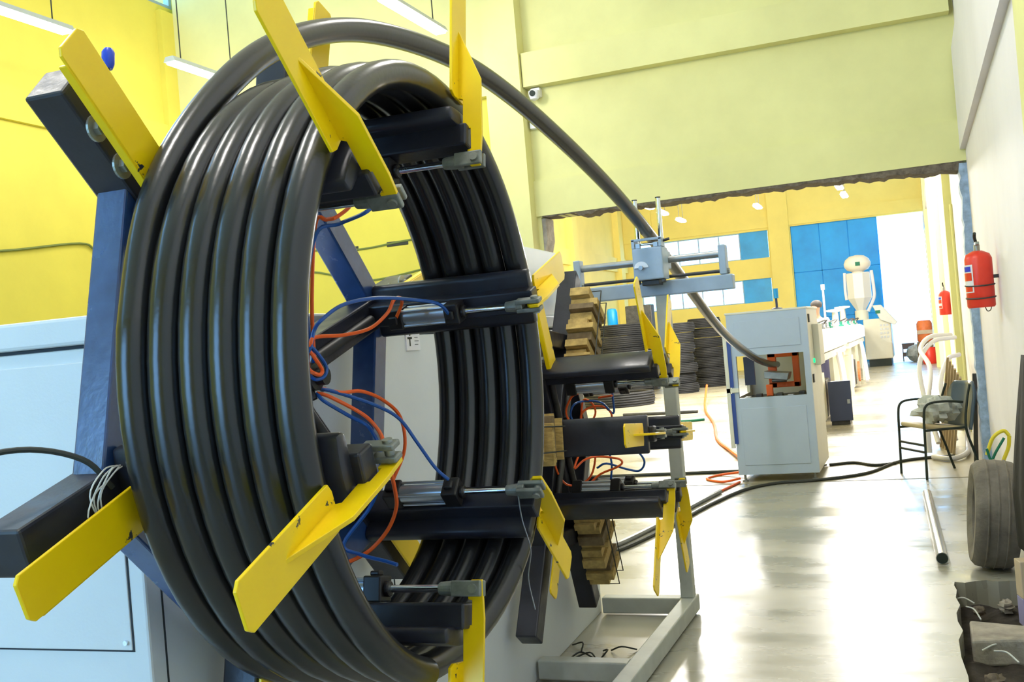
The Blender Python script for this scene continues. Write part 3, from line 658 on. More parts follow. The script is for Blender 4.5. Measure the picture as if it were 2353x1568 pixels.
# cooling tanks
def tank(y0, y1, label, seed):
    t = thing('cooling_tank', label, 'machine', (0, 0, 0), 0, 'cooling tanks of the extrusion line')
    MB().prism([(1.02, -1.80), (1.34, -1.80), (1.36, -1.30), (1.30, -1.20), (1.04, -1.20)], 'y', y0, y1).build('trough', mat('bright_white_enamel', (0.86, 0.86, 0.82), 0.3), t, bevel=0.01)
    MB().box(-1.76, -1.23, y0+0.05, y1-0.05, 0.92, 1.02).build('drip_tray', MACHW, t, bevel=0.006)
    n = int((y1-y0)/0.75); r2 = random.Random(seed)
    for i in range(n):
        yy = y0+0.3+0.75*i
        MB().lathe([(0.05, 0), (0.05, 0.03), (0.02, 0.04), (0.02, 0.09), (0.035, 0.10)], 10, (-1.36, yy, 1.355)).build('valve', METG if i % 3 else GROPE, t)
        if i % 3 == 1: MB().tube(smooth_path([(-1.36, yy, 1.42), (-1.30, yy+0.12, 1.50), (-1.45, yy+0.3, 1.46)], 5), 0.015, 6).build('water_hose', METD, t)
    for yy in (y0+0.6, (y0+y1)/2, y1-0.6):
        MB().box(-1.72, -1.66, yy, yy+0.06, 0.0, 0.92).build('leg', MACHW, t)
        MB().box(-1.30, -1.24, yy, yy+0.06, 0.0, 0.92).build('leg', MACHW, t)
    MB().box(-1.68, -1.28, y0+0.8, y0+1.9, 0.08, 0.75).build('pump_housing', MACHW, t, bevel=0.01)
    MB().box(-1.60, -1.32, y0+2.6, y0+3.3, 0.05, 0.6).build('motor', METD, t, bevel=0.02)
    for q in (0, 1):
        MB().tube(smooth_path([(-1.22, y0+4.0+0.5*q, 0.95), (-1.16, y0+3.7+0.5*q, 0.6), (-1.10, y0+3.2+0.5*q, 0.1)], 5), 0.035, 8).build('drain_pipe', PVCW, t, smooth=True)
    MB().lathe([(0.22, 0.0), (0.22, 0.04)], 20, (-1.25, y0+2.75, 0.35), 'x').build('hand_wheel', mat('copper_orange', (0.55, 0.18, 0.06), 0.5), t)
    return t
tank(13.6, 20.0, 'long white cooling tank with valves next to the haul-off cabinet', 1)
tank(21.0, 27.2, 'long white cooling tank with valves next to the extruder', 2)
for i, (yy, zt) in enumerate(((22.2, 1.66), (24.6, 1.74))):
    v = thing('vacuum_gauge', ('flat-capped metal fitting on the cooling tank nearer the person', 'flat-capped metal fitting on the cooling tank nearer the hopper')[i], 'fitting', (-1.52, yy, 1.353))
    MB().cyl((0, 0, 0), (0, 0, zt-1.36), 0.075, 0.06, n=14).build('stem', METG, v, smooth=True)
    MB().lathe([(0.06, 0), (0.17, 0.02), (0.17, 0.05), (0.05, 0.06)], 18, (0, 0, zt-1.36)).build('cap', GREYF, v)
wp = thing('white_stand_pipe', 'thin white stand pipe in front of the blue gate', 'pipe', (-2.28, 29.5, 0))
MB().cyl((0, 0, 0), (0, 0, 2.35), 0.03).build('pipe', PVCW, wp)
MB().cyl((0, 0, 2.35), (0, 0, 2.5), 0.055).build('cap', PVCW, wp)
MB().lathe([(0.1, 0), (0.1, 0.04), (0.04, 0.06)], 14).build('foot', PVCW, wp)

# extruder with hopper
ex = thing('extruder', 'cream extruder with white hopper and tilted control panel near the blue gate', 'machine', (0, 34.0, 0))
MB().box(-1.50, -0.72, -0.5, 1.8, 0.22, 1.45).build('body', MACHW, ex, bevel=0.03)
MB().box(-1.42, -0.78, -0.44, 1.7, 0.0, 0.22).build('base', BLACKI, ex)
MB().prism([(1.40, -1.0), (1.86, -1.20), (1.86, -0.95), (1.30, -0.52), (1.22, -0.60)], 'y', -0.62, -0.4).build('control_panel', mat('panel_grey', (0.66, 0.68, 0.66), 0.4), ex, bevel=0.02)
MB().box(-1.12, -0.98, -0.63, -0.615, 1.60, 1.70).build('display', GROPE, ex)
vg = MB()
for i in range(3):
    for j in range(4): vg.box(-1.03+0.09*i, -0.97+0.09*i, -0.512, -0.498, 0.85+0.12*j, 0.91+0.12*j)
vg.build('vent_grille', METG, ex)
MB().cyl((-1.55, 0.2, 1.45), (-1.55, 0.2, 1.75), 0.20, n=20).build('feed_throat', MACHW, ex, smooth=True)
hp = MB().lathe([(0.14, 1.70), (0.44, 2.10), (0.46, 2.13), (0.46, 2.88), (0.44, 2.92)], 8, (0, 0, 0)); hp.xf(Matrix.Translation((-1.56, 0.2, 0)) @ Matrix.Rotation(PI/8, 4, 'Z') @ Matrix.Diagonal((0.82, 0.82, 1, 1)))
hp.build('hopper', mat('hopper_white', (0.74, 0.74, 0.72), 0.4), ex, bevel=0.01)
MB().lathe([(0.16, 2.91), (0.18, 2.96), (0.32, 3.02), (0.39, 3.12), (0.40, 3.22), (0.35, 3.34), (0.22, 3.44), (0.05, 3.47)], 28, (-1.56, 0.2, 0)).build('hopper_loader', mat('loader_cream', (0.86, 0.80, 0.70), 0.4), ex, smooth=True)
MB().box(-1.60, -1.46, -0.21, -0.185, 3.12, 3.24).build('loader_label', GROPE, ex)
MB().tube(smooth_path([(-1.16, 0.1, 2.95), (-1.13, 0.1, 2.4), (-1.15, 0.1, 2.1), (-1.35, 0.1, 1.7)], 5), 0.05, 8).build('feed_pipe', PVCW, ex, smooth=True)
MB().tube(smooth_path([(-1.95, 0.1, 2.95), (-1.97, 0.1, 2.4), (-1.95, 0.1, 2.1)], 5), 0.045, 8).build('feed_pipe', PVCW, ex, smooth=True)
MB().box(-2.05, -1.5, -6.6, -0.4, 0.95, 1.25).build('barrel_guard', MACHW, ex, bevel=0.02)
for yy in (-6.0, -3.4, -0.9): MB().box(-1.9, -1.6, yy, yy+0.25, 0.0, 0.95).build('support', MACHW, ex)

# ================================================================== PERSON at the line
pb = bpy.data.objects.new('person', None); COL.objects.link(pb); pb.location = (-1.74, 20.5, 0); pb.rotation_euler = (0, 0, -0.5); pb.scale = (1.03, 1.03, 1.03)
tag(pb, 'person in a lilac shirt standing behind the white haul-off cabinet', 'person')
def skin_mesh(name, verts, edges, radii, material, parent, root=0, sub=2):
    me = bpy.data.meshes.new(name); me.from_pydata(verts, edges, []); o = link(name, me, material, parent)
    md = o.modifiers.new('skin', 'SKIN'); md.use_smooth_shade = True
    for i, r in enumerate(radii):
        me.skin_vertices[0].data[i].radius = (r, r) if not isinstance(r, tuple) else r
        me.skin_vertices[0].data[i].use_root = (i == root)
    sb_ = o.modifiers.new('sub', 'SUBSURF'); sb_.levels = sub; sb_.render_levels = sub
    return o
V = [(0,0,0.98),(0,0,1.15),(0,0,1.38),(0,0.0,1.52),(0,-0.01,1.60),(0,-0.01,1.70),(0,0,1.79),
     (0.19,0,1.45),(0.25,-0.03,1.18),(0.22,-0.22,1.06),(0.21,-0.30,1.05),(-0.19,0,1.45),(-0.25,-0.03,1.18),(-0.22,-0.22,1.08),(-0.21,-0.30,1.07),
     (0.10,0,0.90),(0.11,0,0.50),(0.11,0.02,0.09),(0.11,-0.14,0.04),(-0.10,0,0.90),(-0.11,-0.02,0.50),(-0.11,0.0,0.09),(-0.11,-0.16,0.04)]
Ed = [(0,1),(1,2),(2,3),(3,4),(4,5),(5,6),(2,7),(7,8),(8,9),(9,10),(2,11),(11,12),(12,13),(13,14),(0,15),(15,16),(16,17),(17,18),(0,19),(19,20),(20,21),(21,22)]
Rd = [(0.15,0.11),(0.14,0.10),(0.16,0.10),0.06,0.06,(0.085,0.10),(0.06,0.075),0.065,0.05,0.038,0.032,0.065,0.05,0.038,0.032,0.095,0.065,0.045,0.035,0.095,0.065,0.045,0.035]
skin_mesh('body', V, Ed, Rd, SKIN, pb)
sv = [(0,0,0.92),(0,0,1.15),(0,0,1.38),(0,0,1.47),(0.19,0,1.45),(0.255,-0.03,1.20),(-0.19,0,1.45),(-0.255,-0.03,1.20)]
skin_mesh('shirt', sv, [(0,1),(1,2),(2,3),(2,4),(4,5),(2,6),(6,7)], [(0.175,0.13),(0.165,0.12),(0.18,0.12),0.085,0.085,0.075,0.085,0.075], SHIRT, pb)
tv = [(0,0,0.98),(0.10,0,0.88),(0.11,0,0.50),(0.11,0.02,0.12),(-0.10,0,0.88),(-0.11,-0.02,0.50),(-0.11,0.0,0.12)]
skin_mesh('trousers', tv, [(0,1),(1,2),(2,3),(0,4),(4,5),(5,6)], [(0.16,0.12),0.11,0.085,0.075,0.11,0.085,0.075], TROUS, pb)
MB().lathe([(0.09, 0), (0.108, 0.04), (0.10, 0.09), (0.06, 0.13), (0.01, 0.14)], 16, (0, 0.02, 1.70)).build('hair', HAIR, pb, smooth=True)

# ================================================================== COIL STACKS in the far hall
def coil_mesh(R, w, rows, r):
    mb = MB()
    for k in range(rows):
        z = r + k*2*r*0.97; Rk = R + 0.035*math.sin(PI*(k+0.5)/rows)
        mb.tube([(Rk*math.cos(2*PI*i/40), Rk*math.sin(2*PI*i/40), z) for i in range(40)], r, 7, True)
        if w: mb.tube([((R-1.9*r)*math.cos(2*PI*i/32), (R-2*r)*math.sin(2*PI*i/32), z) for i in range(32)], r, 8, True)
    return mb.mesh('pipe_coil', True)
cmA = coil_mesh(0.37, True, 6, 0.021); cmB = coil_mesh(0.40, True, 6, 0.022); cmC = coil_mesh(0.74, True, 6, 0.026)
ORD = ['bottom', 'second', 'third', 'fourth', 'fifth', 'sixth', 'seventh', 'eighth']
def stack(x, y, n, me, h, label, group, jit):
    r3 = random.Random(int(-x*100)); z = 0.0
    for k in range(n):
        o = link('pipe_coil', me, COILM, loc=(x+r3.uniform(-jit, jit), y+r3.uniform(-jit, jit), z), rot=(0, 0, r3.uniform(0, 6)))
        pos = 'topmost' if k == n-1 and n > 1 else ORD[k]+('' if k == 0 else ' from the floor')
        tag(o, (label % pos) if '%' in label else label, 'pipe coil', group); z += h
stack(-5.60, 26.0, 7, cmA, 0.252, '%s black pipe coil of the stack next to the grey stand post', 'coils of the front stack', 0.05)
stack(-5.30, 28.3, 7, cmB, 0.266, '%s black pipe coil of the stack next to the haul-off cabinet', 'coils of the rear stack', 0.05)
stack(-6.40, 24.4, 3, cmA, 0.252, '%s black pipe coil of the low stack behind the empty reel', 'coils of the low stack', 0.05)
stack(-7.40, 27.2, 6, cmC, 0.312, '%s wide black pipe coil of the broad stack by the windows', 'coils of the broad stack', 0.08)
stack(-6.25, 22.4, 1, cmC, 0.30, 'wide black pipe coil lying alone flat on the floor', 'single coil', 0.0)
tag(MB().box(-7.55, -6.8, 28.45, 28.8, 0.0, 2.38).build('dark_crate', METD, bevel=0.02), 'tall dark grey crate behind the broad coil stack', 'crate')
bb = thing('blue_barrel', 'blue barrel-shaped drum on a stand behind the broad coil stack', 'drum', (-7.95, 28.5, 0))
MB().lathe([(0.13, 1.85), (0.15, 1.9), (0.15, 2.25), (0.12, 2.34), (0.04, 2.36)], 18).build('drum', mat('drum_blue', (0.0, 0.28, 0.72), 0.4), bb, smooth=True)
MB().box(-0.16, 0.16, -0.16, 0.16, 0.0, 1.85).build('stand', GREYF, bb)

# ================================================================== RIGHT-HAND WALL THINGS
def extinguisher(x, y, z, h, r, label, straps):
    e = thing('fire_extinguisher', label, 'extinguisher', (x, y, z), 0, 'fire extinguishers on the right wall')
    MB().lathe([(r*0.92, 0), (r, 0.012), (r, h*0.86), (r*0.85, h*0.94), (r*0.35, h)], 28).build('cylinder', RED, e, smooth=True)
    MB().cyl((0, 0, h-0.005), (0, 0, h+0.04), r*0.22).build('neck', BOLTM, e)
    v_ = MB(); v_.box(-0.012, 0.012, -0.10, 0.03, h+0.035, h+0.055); v_.build('valve', BOLTM, e, bevel=0.004)
    MB().tube(smooth_path([(0, 0.02, h+0.05), (-0.01, -0.04, h+0.085), (-0.01, -0.08, h+0.11)], 4), 0.01, 8).build('handle', BLACKI, e)
    lb = MB(); n = 10; vs = []
    for k in range(n+1):
        t = PI + 0.15 + 0.95*k/n; vs += [((r+0.0015)*math.cos(t), (r+0.0015)*math.sin(t), h*0.27), ((r+0.0015)*math.cos(t), (r+0.0015)*math.sin(t), h*0.76)]
    lb.add(vs, [(2*k, 2*k+2, 2*k+3, 2*k+1) for k in range(n)])
    lo = lb.build('label', LABELW, e, smooth=True)
    def patch(t0, t1, z0, z1, m_, nm):
        q = MB(); vs = []
        for k in range(7):
            t = t0+(t1-t0)*k/6; vs += [((r+0.003)*math.cos(t), (r+0.003)*math.sin(t), z0), ((r+0.003)*math.cos(t), (r+0.003)*math.sin(t), z1)]
        q.add(vs, [(2*k, 2*k+2, 2*k+3, 2*k+1) for k in range(6)]); q.build(nm, m_, lo)
    patch(PI+0.3, PI+0.95, h*0.64, h*0.73, LABELB, 'label_emblem'); patch(PI+0.22, PI+1.0, h*0.48, h*0.62, RED, 'label_panel'); patch(PI+0.22, PI+1.0, h*0.29, h*0.38, RED, 'label_panel')
    if straps:
        for zz in (0.40, 0.18):
            MB().tube([((r+0.003)*math.cos(2*PI*i/28), (r+0.003)*math.sin(2*PI*i/28), h*zz+0.008*math.sin(2*PI*i/28)) for i in range(28)], 0.005, 6, True).build('strap', METD, e, smooth=True)
        MB().tube(smooth_path([(0.02, -0.02, 0), (0.03, -0.03, -0.025), (0.05, -0.02, -0.02), (0.06, 0, 0.01)], 5), 0.003, 6).build('wire', WIRE, e)
    MB().box(r-0.005, XR-x, -0.02, 0.02, h*0.5, h*0.56).build('wall_bracket', METD, e)
    return e
extinguisher(0.405, 7.45, 1.465, 0.37, 0.086, 'larger red fire extinguisher with white label strapped beside the blue grey wall edge', True)
extinguisher(0.415, 16.6, 1.42, 0.36, 0.085, 'smaller red fire extinguisher farther along the right wall, above the orange drum', False)
cd = MB().tube([(XR-0.02, 14.6, 7.0), (XR-0.02, 14.6, 2.6), (XR-0.02, 13.7, 2.75), (XR-0.02, 13.7, 0.0)], 0.018, 8).build('wall_conduit', P_WALL)
tag(cd, 'pale conduit pipe running down the right wall of the far hall', 'conduit')

# chair
ch = thing('chair', 'black tube-framed armchair with beige seat and dark shell back', 'chair', (0.09, 10.18, 0), 0.45)
def tb(name, P, m_=BLACKI, r=0.011, sm=True, par=None): return MB().tube(smooth_path(P, 6) if sm else P, r, 10).build(name, m_, par or ch, smooth=True)
for sy in (-1, 1):
    y_ = 0.25*sy
    tb('leg', [(-0.245, y_, 0.0), (-0.235, y_, 0.30), (-0.225, y_, 0.56), (-0.20, y_, 0.645), (-0.13, y_, 0.672), (0.0, y_, 0.672), (0.14, y_, 0.655)])
    tb('leg', [(0.27, y_, 0.0), (0.21, y_, 0.20), (0.15, y_, 0.43), (0.19, y_*0.92, 0.66), (0.235, y_*0.85, 0.80)])
    tb('side_rail', [(-0.232, y_, 0.43), (0.15, y_, 0.43)], sm=False)
tb('stretcher', [(-0.238, -0.25, 0.24), (-0.238, 0.25, 0.24)], sm=False)
tb('stretcher', [(-0.236, -0.25, 0.30), (-0.236, 0.25, 0.30)], sm=False)
MB().box(-0.235, 0.17, -0.215, 0.215, -0.02, 0.02).build('seat', SEATM, ch, loc=(0, 0, 0.435), rot=(0, 0.13, 0), bevel=0.018, seg=3)
bk = MB()
for i in range(13):
    for j in range(9):
        z = 0.40+0.42*i/12; t = -1+2*j/8; wz = 0.235*math.sqrt(max(0.05, 1-max(0, (i-8)/5.2)**2)); x_ = 0.20+0.20*(z-0.4)+0.06*(1-t*t)
        bk.v.append((x_, wz*t, z))
for i in range(12):
    for j in range(8): a0 = i*9+j; bk.f.append((a0, a0+1, a0+10, a0+9))
bo = bk.build('backrest', BACKM, ch, smooth=True); sm_ = bo.modifiers.new('t', 'SOLIDIFY'); sm_.thickness = 0.028; sm_.offset = 0
def blob(name, m_, cx, cy, cz, sx, sy, sz, seed, par=None, n=20, amp=0.25):
    mb = MB(); rings = 12; prof = []
    for i in range(rings+1):
        for j in range(n):
            ph = PI*i/rings; t = 2*PI*j/n; d = Vector((math.sin(ph)*math.cos(t), math.sin(ph)*math.sin(t), math.cos(ph)))
            k = 1+amp*noise.noise(d*2.3+Vector((seed, 0, 0)))+amp*0.5*noise.noise(d*5+Vector((0, seed, 0)))
            mb.v.append((cx+sx*d.x*k, cy+sy*d.y*k, cz+max(-1.0, d.z*k)*sz))
    for i in range(rings):
        for j in range(n): mb.f.append((i*n+j, (i+1)*n+j, (i+1)*n+(j+1) % n, i*n+(j+1) % n))
    return mb.build(name, m_, par, smooth=True)
tag(blob('cloth_bundle', CLOTH, 0.10, 10.17, 0.585, 0.17, 0.20, 0.115, 3.0, n=40, amp=0.55), 'crumpled grey cloth bundle lying on the beige chair seat', 'cloth')

# leaning white pipes, planks and hoses behind the chair
pl = [(0.10, 12.1, [(0.02, 11.45, 0.04), (0.03, 11.55, 0.45), (0.10, 12.3, 0.85), (0.02, 12.9, 1.05), (0.14, 13.4, 1.18), (0.38, 13.8, 1.18)], 'white hose leaning on the wall with its end on the floor under the chair'),
      (0, 0, [(0.12, 12.2, 0.05), (0.02, 12.6, 0.5), (0.00, 12.9, 0.9), (0.16, 13.3, 1.12), (0.42, 13.5, 1.15)], 'white hose arching to the wall behind the chair'),
      (0, 0, [(0.30, 12.4, 0.05), (0.20, 12.7, 0.6), (0.30, 13.1, 0.9), (0.44, 13.3, 0.95)], 'short white hose leaning between the arched hose and the planks')]
for _, _, P, lab in pl:
    o = MB().tube(smooth_path(P, 8), 0.026, 12).build('white_hose', PVCW, smooth=True); tag(o, lab, 'hose', 'white hoses leaning on the wall')
tag(MB().tube(smooth_path([(0.05, 11.2, 0.03), (0.22, 11.0, 0.03), (0.36, 11.3, 0.04), (0.40, 11.9, 0.06), (0.44, 12.3, 0.4)], 8), 0.026, 10).build('white_hose', PVCW, smooth=True), 'white hose curving along the floor beneath the chair', 'hose', 'white hoses leaning on the wall')
for i in range(6):
    x_ = 0.17+0.022*i; y_ = 12.3-0.14*i
    o = MB().box(-0.012, 0.012, -0.05, 0.05, 0, 0.98-0.035*i).build('plank', PLANK, loc=(x_-0.03, y_, 0.0), rot=(0.06+0.02*i, 0.15, 0.0), bevel=0.002)
    tag(o, 'thin brown plank leaning on the right wall, %s from the chair' % ['farthest', 'fifth', 'fourth', 'third', 'second', 'first'][i], 'plank', 'planks leaning on the right wall')
tag(MB().box(-0.02, 0.02, -0.02, 0.02, 0, 0.86).build('bent_post', METD, loc=(0.42, 10.75, 0), rot=(0.02, 0.06, 0), bevel=0.004), 'thin dark post leaning on the wall beside the chair back', 'post')
# far right clutter
od = thing('orange_drum', 'orange drum standing on a brown box at the end of the right wall', 'drum', (0.22, 34.6, 0))
MB().box(-0.25, 0.22, -0.2, 0.3, 0.0, 0.62).build('box', WOODD, od, bevel=0.02)
MB().lathe([(0.20, 0.62), (0.23, 0.66), (0.23, 1.18), (0.18, 1.27), (0.07, 1.29)], 22).build('drum', mat('drum_orange', (0.85, 0.22, 0.06), 0.5, var=0.2), od, smooth=True)
MB().box(-0.22, 0.22, -0.236, -0.2, 0.86, 0.98).build('label', CARD, od)
rb = MB().lathe([(0.19, 0), (0.21, 0.04), (0.20, 0.44), (0.17, 0.48)], 20, (0.30, 33.1, 0)).build('red_bucket', RED, smooth=True); tag(rb, 'red bucket on the floor in front of the orange drum', 'bucket')
tag(blob('sack', CLOTH, -0.12, 35.4, 0.26, 0.24, 0.3, 0.26, 8.0), 'pale slumped sack on the floor by the open gate', 'sack')
so = thing('step_stool', 'small brown plastic stool with slots standing near the open gate', 'stool', (-0.30, 36.4, 0))
for sx in (-1, 1):
    for sy in (-1, 1): MB().box(sx*0.19-0.03*(sx > 0), sx*0.19+0.03*(sx < 0), sy*0.17-0.03*(sy > 0), sy*0.17+0.03*(sy < 0), 0, 0.55).build('leg', STOOLM, so)
MB().box(-0.20, 0.20, -0.18, 0.18, 0.53, 0.57).build('seat', STOOLM, so, bevel=0.01)
MB().box(-0.19, 0.19, -0.18, -0.16, 0.38, 0.53).build('apron', STOOLM, so); MB().box(-0.19, 0.19, -0.18, -0.16, 0.14, 0.28).build('apron', STOOLM, so)

# tyre, black cloth, straps, rod, rubble
ty = thing('tyre', 'worn dusty grey tyre standing at the trench edge', 'tyre', (0.285, 6.42, 0.0), 0.04); ty.rotation_euler = (0, 0.10, 0.04)
prof = [(0.20, -0.10), (0.235, -0.125), (0.28, -0.125), (0.305, -0.10), (0.312, -0.06), (0.314, 0.0), (0.312, 0.06), (0.305, 0.10), (0.28, 0.125), (0.235, 0.125), (0.20, 0.10), (0.19, 0.0)]
tm = MB(); n = 44; k0 = len(prof)
for i in range(n):
    t = 2*PI*i/n
    for (r_, h_) in prof: tm.v.append((h_*0.92, r_*0.96*math.cos(t), 0.305+r_*0.96*math.sin(t)))
for i in range(n):
    for j in range(k0): tm.f.append((i*k0+j, i*k0+(j+1) % k0, ((i+1) % n)*k0+(j+1) % k0, ((i+1) % n)*k0+j))
tm.build('casing', RUBBER, ty, smooth=True)
for q in (-0.05, 0.0, 0.05):
    MB().tube([(q, 0.30*math.cos(2*PI*i/44), 0.305+0.30*math.sin(2*PI*i/44)) for i in range(44)], 0.006, 5, True).build('tread_rib', RUBBER, ty, smooth=True)
bc = MB(); nx, nz = 16, 24
for k in range(nz+1):
    z = 0.22+0.98*k/nz; xe = 0.492-0.085*min(1.0, max(0.0, (1.2-z)/0.7))
    for i in range(nx+1):
        f_ = i/nx
        bc.v.append((xe+(0.49-xe)*f_*f_-0.008*math.sin(f_*17+k*0.15)*(1-f_), 6.0-0.80*f_, z))
for k in range(nz):
    for i in range(nx): a0 = k*(nx+1)+i; bc.f.append((a0, a0+1, a0+nx+2, a0+nx+1))
bo = bc.build('black_cloth', BLACKC, smooth=True); s_ = bo.modifiers.new('t', 'SOLIDIFY'); s_.thickness = 0.010; s_.offset = 0
tag(bo, 'black fabric hanging against the right wall above the tyre', 'cloth')
cb = thing('card_box', 'small beige and lilac carton standing by the tyre', 'carton', (0.42, 5.62, -0.10), 0.2)
MB().box(-0.06, 0.06, -0.05, 0.05, 0.14, 0.32).build('upper_half', CARD, cb, bevel=0.004); MB().box(-0.06, 0.06, -0.05, 0.05, 0.0, 0.139).build('lower_half', LILAC, cb, bevel=0.004)
st2 = thing('strap_loops', 'yellow and green plastic strap loops hanging beside the black fabric', 'straps', (0.43, 6.85, 0.02))
MB().tube(smooth_path([(-0.10, 0, 0.56), (-0.06, 0, 0.66), (0.0, 0, 0.70), (0.03, 0, 0.67)], 6), 0.011, 8).build('yellow_strap', YROPE, st2, smooth=True)
MB().tube(smooth_path([(0.03, 0, 0.67), (0.02, 0, 0.60), (-0.02, 0.0, 0.50), (-0.01, 0, 0.44)], 6), 0.011, 8).build('yellow_strap', YROPE, st2, smooth=True)
MB().tube(smooth_path([(0.0, -0.02, 0.66), (-0.05, -0.02, 0.58), (-0.08, -0.02, 0.53), (-0.10, -0.02, 0.60)], 6), 0.008, 8).build('green_strap', GROPE, st2, smooth=True)
rd = thing('steel_tube', 'shiny steel tube with dark open end lying on the floor', 'tube')
MB().cyl((-0.03, 8.87, 0.036), (0.03, 6.50, 0.036), 0.035, n=20).build('tube', mat('polished_tube', (0.62, 0.64, 0.70), 0.2, 0.9), rd, smooth=True)
MB().cyl((0.0299, 6.503, 0.036), (0.0302, 6.492, 0.036), 0.031, n=20).build('bore_shade', BLACKI, rd)  # black disc stands in for the shade inside the tube
rk = random.Random(11)
cslab = MB()
tag(MB().prism([(0.115, 5.06), (0.30, 5.10), (0.50, 5.05), (0.50, 5.36), (0.34, 5.33), (0.12, 5.40)], 'z', -0.14, -0.02).build('concrete_chunk', CONC, bevel=0.012), 'long pale concrete chunk lying across the trench', 'rubble')
for i in range(9):
    x_ = 0.18+0.13*(i % 3); y_ = (4.15, 4.6, 5.8)[i//3]+0.07*(i % 2); s_ = rk.uniform(0.025, 0.055)
    tag(blob('rubble_stone', CONC if i % 3 else BROKEN, x_, y_, -0.10+s_*0.6, s_, s_*1.3, s_*0.8, i*1.7, n=10, amp=0.5), 'broken stone lying in the trench beside the floor edge', 'rubble', 'broken stones in the trench')
for i in range(7):
    x_ = rk.uniform(0.15, 0.45); y_ = rk.uniform(4.1, 5.9); a_ = rk.uniform(0, 3)
    tag(MB().tube(smooth_path([(x_, y_, -0.06), (x_+0.05*math.cos(a_), y_+0.13*math.sin(a_), -0.04), (x_+0.10*math.cos(a_+0.1), y_+0.25*math.sin(a_+0.1), -0.05)], 5), 0.004, 6).build('offcut_strip', STRING), 'thin pale offcut strip lying on the trench debris', 'offcut', 'offcut strips in the trench')

# ================================================================== CABLES AND HOSES ON THE FLOOR, WALL FITTINGS
def floor_line(name, P, r, m_, label, cat='cable', group=None):
    o = MB().tube(smooth_path([(p[0], p[1], r if len(p) < 3 else p[2]) for p in P], 8), r, 8).build(name, m_, smooth=True); tag(o, label, cat, group); return o
floor_line('floor_cable', [(-2.1, 6.8), (-2.0, 7.0), (-1.85, 7.8), (-1.72, 8.75), (-1.55, 9.5), (-1.30, 9.85), (-0.97, 9.95), (-0.55, 10.3), (-0.30, 11.0), (-0.05, 11.25), (0.25, 11.35)], 0.014, WIRE, 'thick black cable snaking over the floor past the haul-off cabinet')
floor_line('floor_cable', [(-2.2, 6.9), (-2.08, 7.1), (-1.95, 7.9), (-1.85, 8.75), (-1.76, 9.4)], 0.020, METG, 'grey cable lying beside the thick black cable')
floor_line('floor_cable', [(-0.93, 11.0), (-0.7, 11.1), (-0.49, 10.85), (-0.30, 10.95)], 0.014, WIRE, 'thin black cable coming out under the haul-off cabinet')
floor_line('floor_cable', [(-3.6, 10.7), (-2.6, 10.72), (-1.75, 10.75)], 0.016, WIRE, 'straight black cable crossing the floor to the haul-off cabinet')
floor_line('drain_strip', [(-5.3, 19.2), (-4.6, 19.1), (-3.85, 19.05)], 0.03, METD, 'dark strip lying across the far floor', 'strip')
floor_line('green_hose', [(-4.1, 17.3), (-3.7, 17.15), (-3.4, 17.3)], 0.022, GROPE, 'green hose lying on the far floor', 'hose')
floor_line('orange_air_line', [(-4.4, 23.0, 0.3), (-3.8, 19.5, 0.05), (-3.1, 16.5, 0.02), (-2.6, 14.0, 0.02), (-2.2, 12.6, 0.03), (-1.9, 11.6, 0.04)], 0.022, ORANGE, 'orange air hose curving over the far floor to the haul-off cabinet', 'hose')
floor_line('orange_air_line', [(-1.69, 10.45, 0.05), (-1.95, 10.55, 0.012), (-2.05, 10.3, 0.012), (-1.85, 10.05, 0.012), (-1.69, 10.12, 0.03)], 0.012, ORANGE, 'orange air hose loop at the foot of the haul-off cabinet', 'hose')
floor_line('orange_air_line', [(-1.68, 10.0, 0.012), (-1.72, 9.75, 0.012), (-1.78, 9.42, 0.012)], 0.012, ORANGE, 'short orange air hose running towards the grey cable', 'hose')
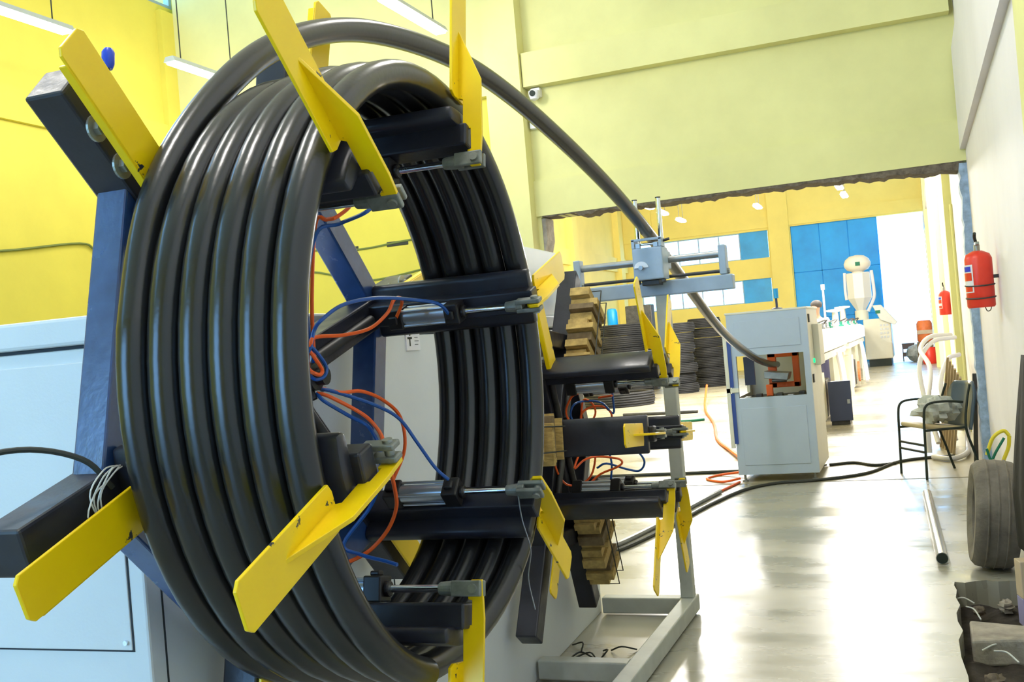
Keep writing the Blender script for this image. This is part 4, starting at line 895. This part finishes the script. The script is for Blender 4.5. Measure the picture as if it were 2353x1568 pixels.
# dark leaves and cable scraps inside the floor frame
for i in range(10):
    a_ = rk.uniform(0, 6); x_ = rk.uniform(-1.6, -1.45); y_ = rk.uniform(4.4, 4.75)
    tag(MB().tube(smooth_path([(x_, y_, 0.006), (x_+0.06*math.cos(a_), y_+0.06*math.sin(a_), 0.03), (x_+0.12*math.cos(a_+0.5), y_+0.12*math.sin(a_+0.5), 0.006)], 4), 0.004, 5).build('cable_scrap', WIRE), 'dark cable scrap on the floor inside the stand frame', 'scrap', 'cable scraps in the stand frame')
# wall wiring
for P, lab in (([(XL+0.02, 6.4, 2.70), (XL+0.02, 7.2, 2.73), (XL+0.02, 8.17, 2.86), (XL+0.02, 8.43, 2.79), (XL+0.02, 9.2, 2.70)], 'thin green wire strung along the left yellow wall'),
               ([(-6.6, YC+0.0, 2.66), (-6.09, YC+0.0, 2.71), (-5.5, YC+0.0, 2.66), (-4.96, YC+0.0, 2.69), (-4.2, YC+0.0, 2.72)], 'upper dark wire on the wall between the halls'),
               ([(-6.8, YC+0.0, 2.50), (-6.13, YC+0.0, 2.48), (-5.6, YC+0.0, 2.34), (-5.21, YC+0.0, 2.32), (-4.4, YC+0.0, 2.42)], 'lower sagging wire on the wall between the halls')):
    tag(MB().tube(smooth_path(P, 6), 0.012, 6).build('wall_wire', GWIRE), lab, 'wire')
for x_ in (-5.65, -5.05):
    tag(MB().box(x_-0.13, x_+0.13, YC-0.005, YC+0.03, 2.645, 2.70).build('wire_clamp', WIRE, bevel=0.008), 'black clamp holding the upper wire on the wall', 'clamp', 'wire clamps')
cv = thing('security_camera', 'small white dome security camera on the wall beside the column', 'camera', (-3.36, YC-0.02, 3.98))
MB().box(-0.05, 0.05, -0.02, 0.06, -0.03, 0.06).build('mount', LABELW, cv, bevel=0.01)
MB().lathe([(0.01, -0.075), (0.04, -0.06), (0.055, -0.02), (0.055, 0.02), (0.03, 0.03)], 18, (0, -0.05, 0)).build('dome', LABELW, cv, smooth=True)
MB().cyl((-0.0, -0.10, -0.01), (-0.0, -0.108, -0.012), 0.03, n=16).build('lens', BLACKI, cv)
tag(MB().box(-3.45, -3.36, YC-0.03, YC+0.045, 3.64, 3.76).build('junction_box', LABELW, bevel=0.008), 'white junction box on the wall under the security camera', 'box')
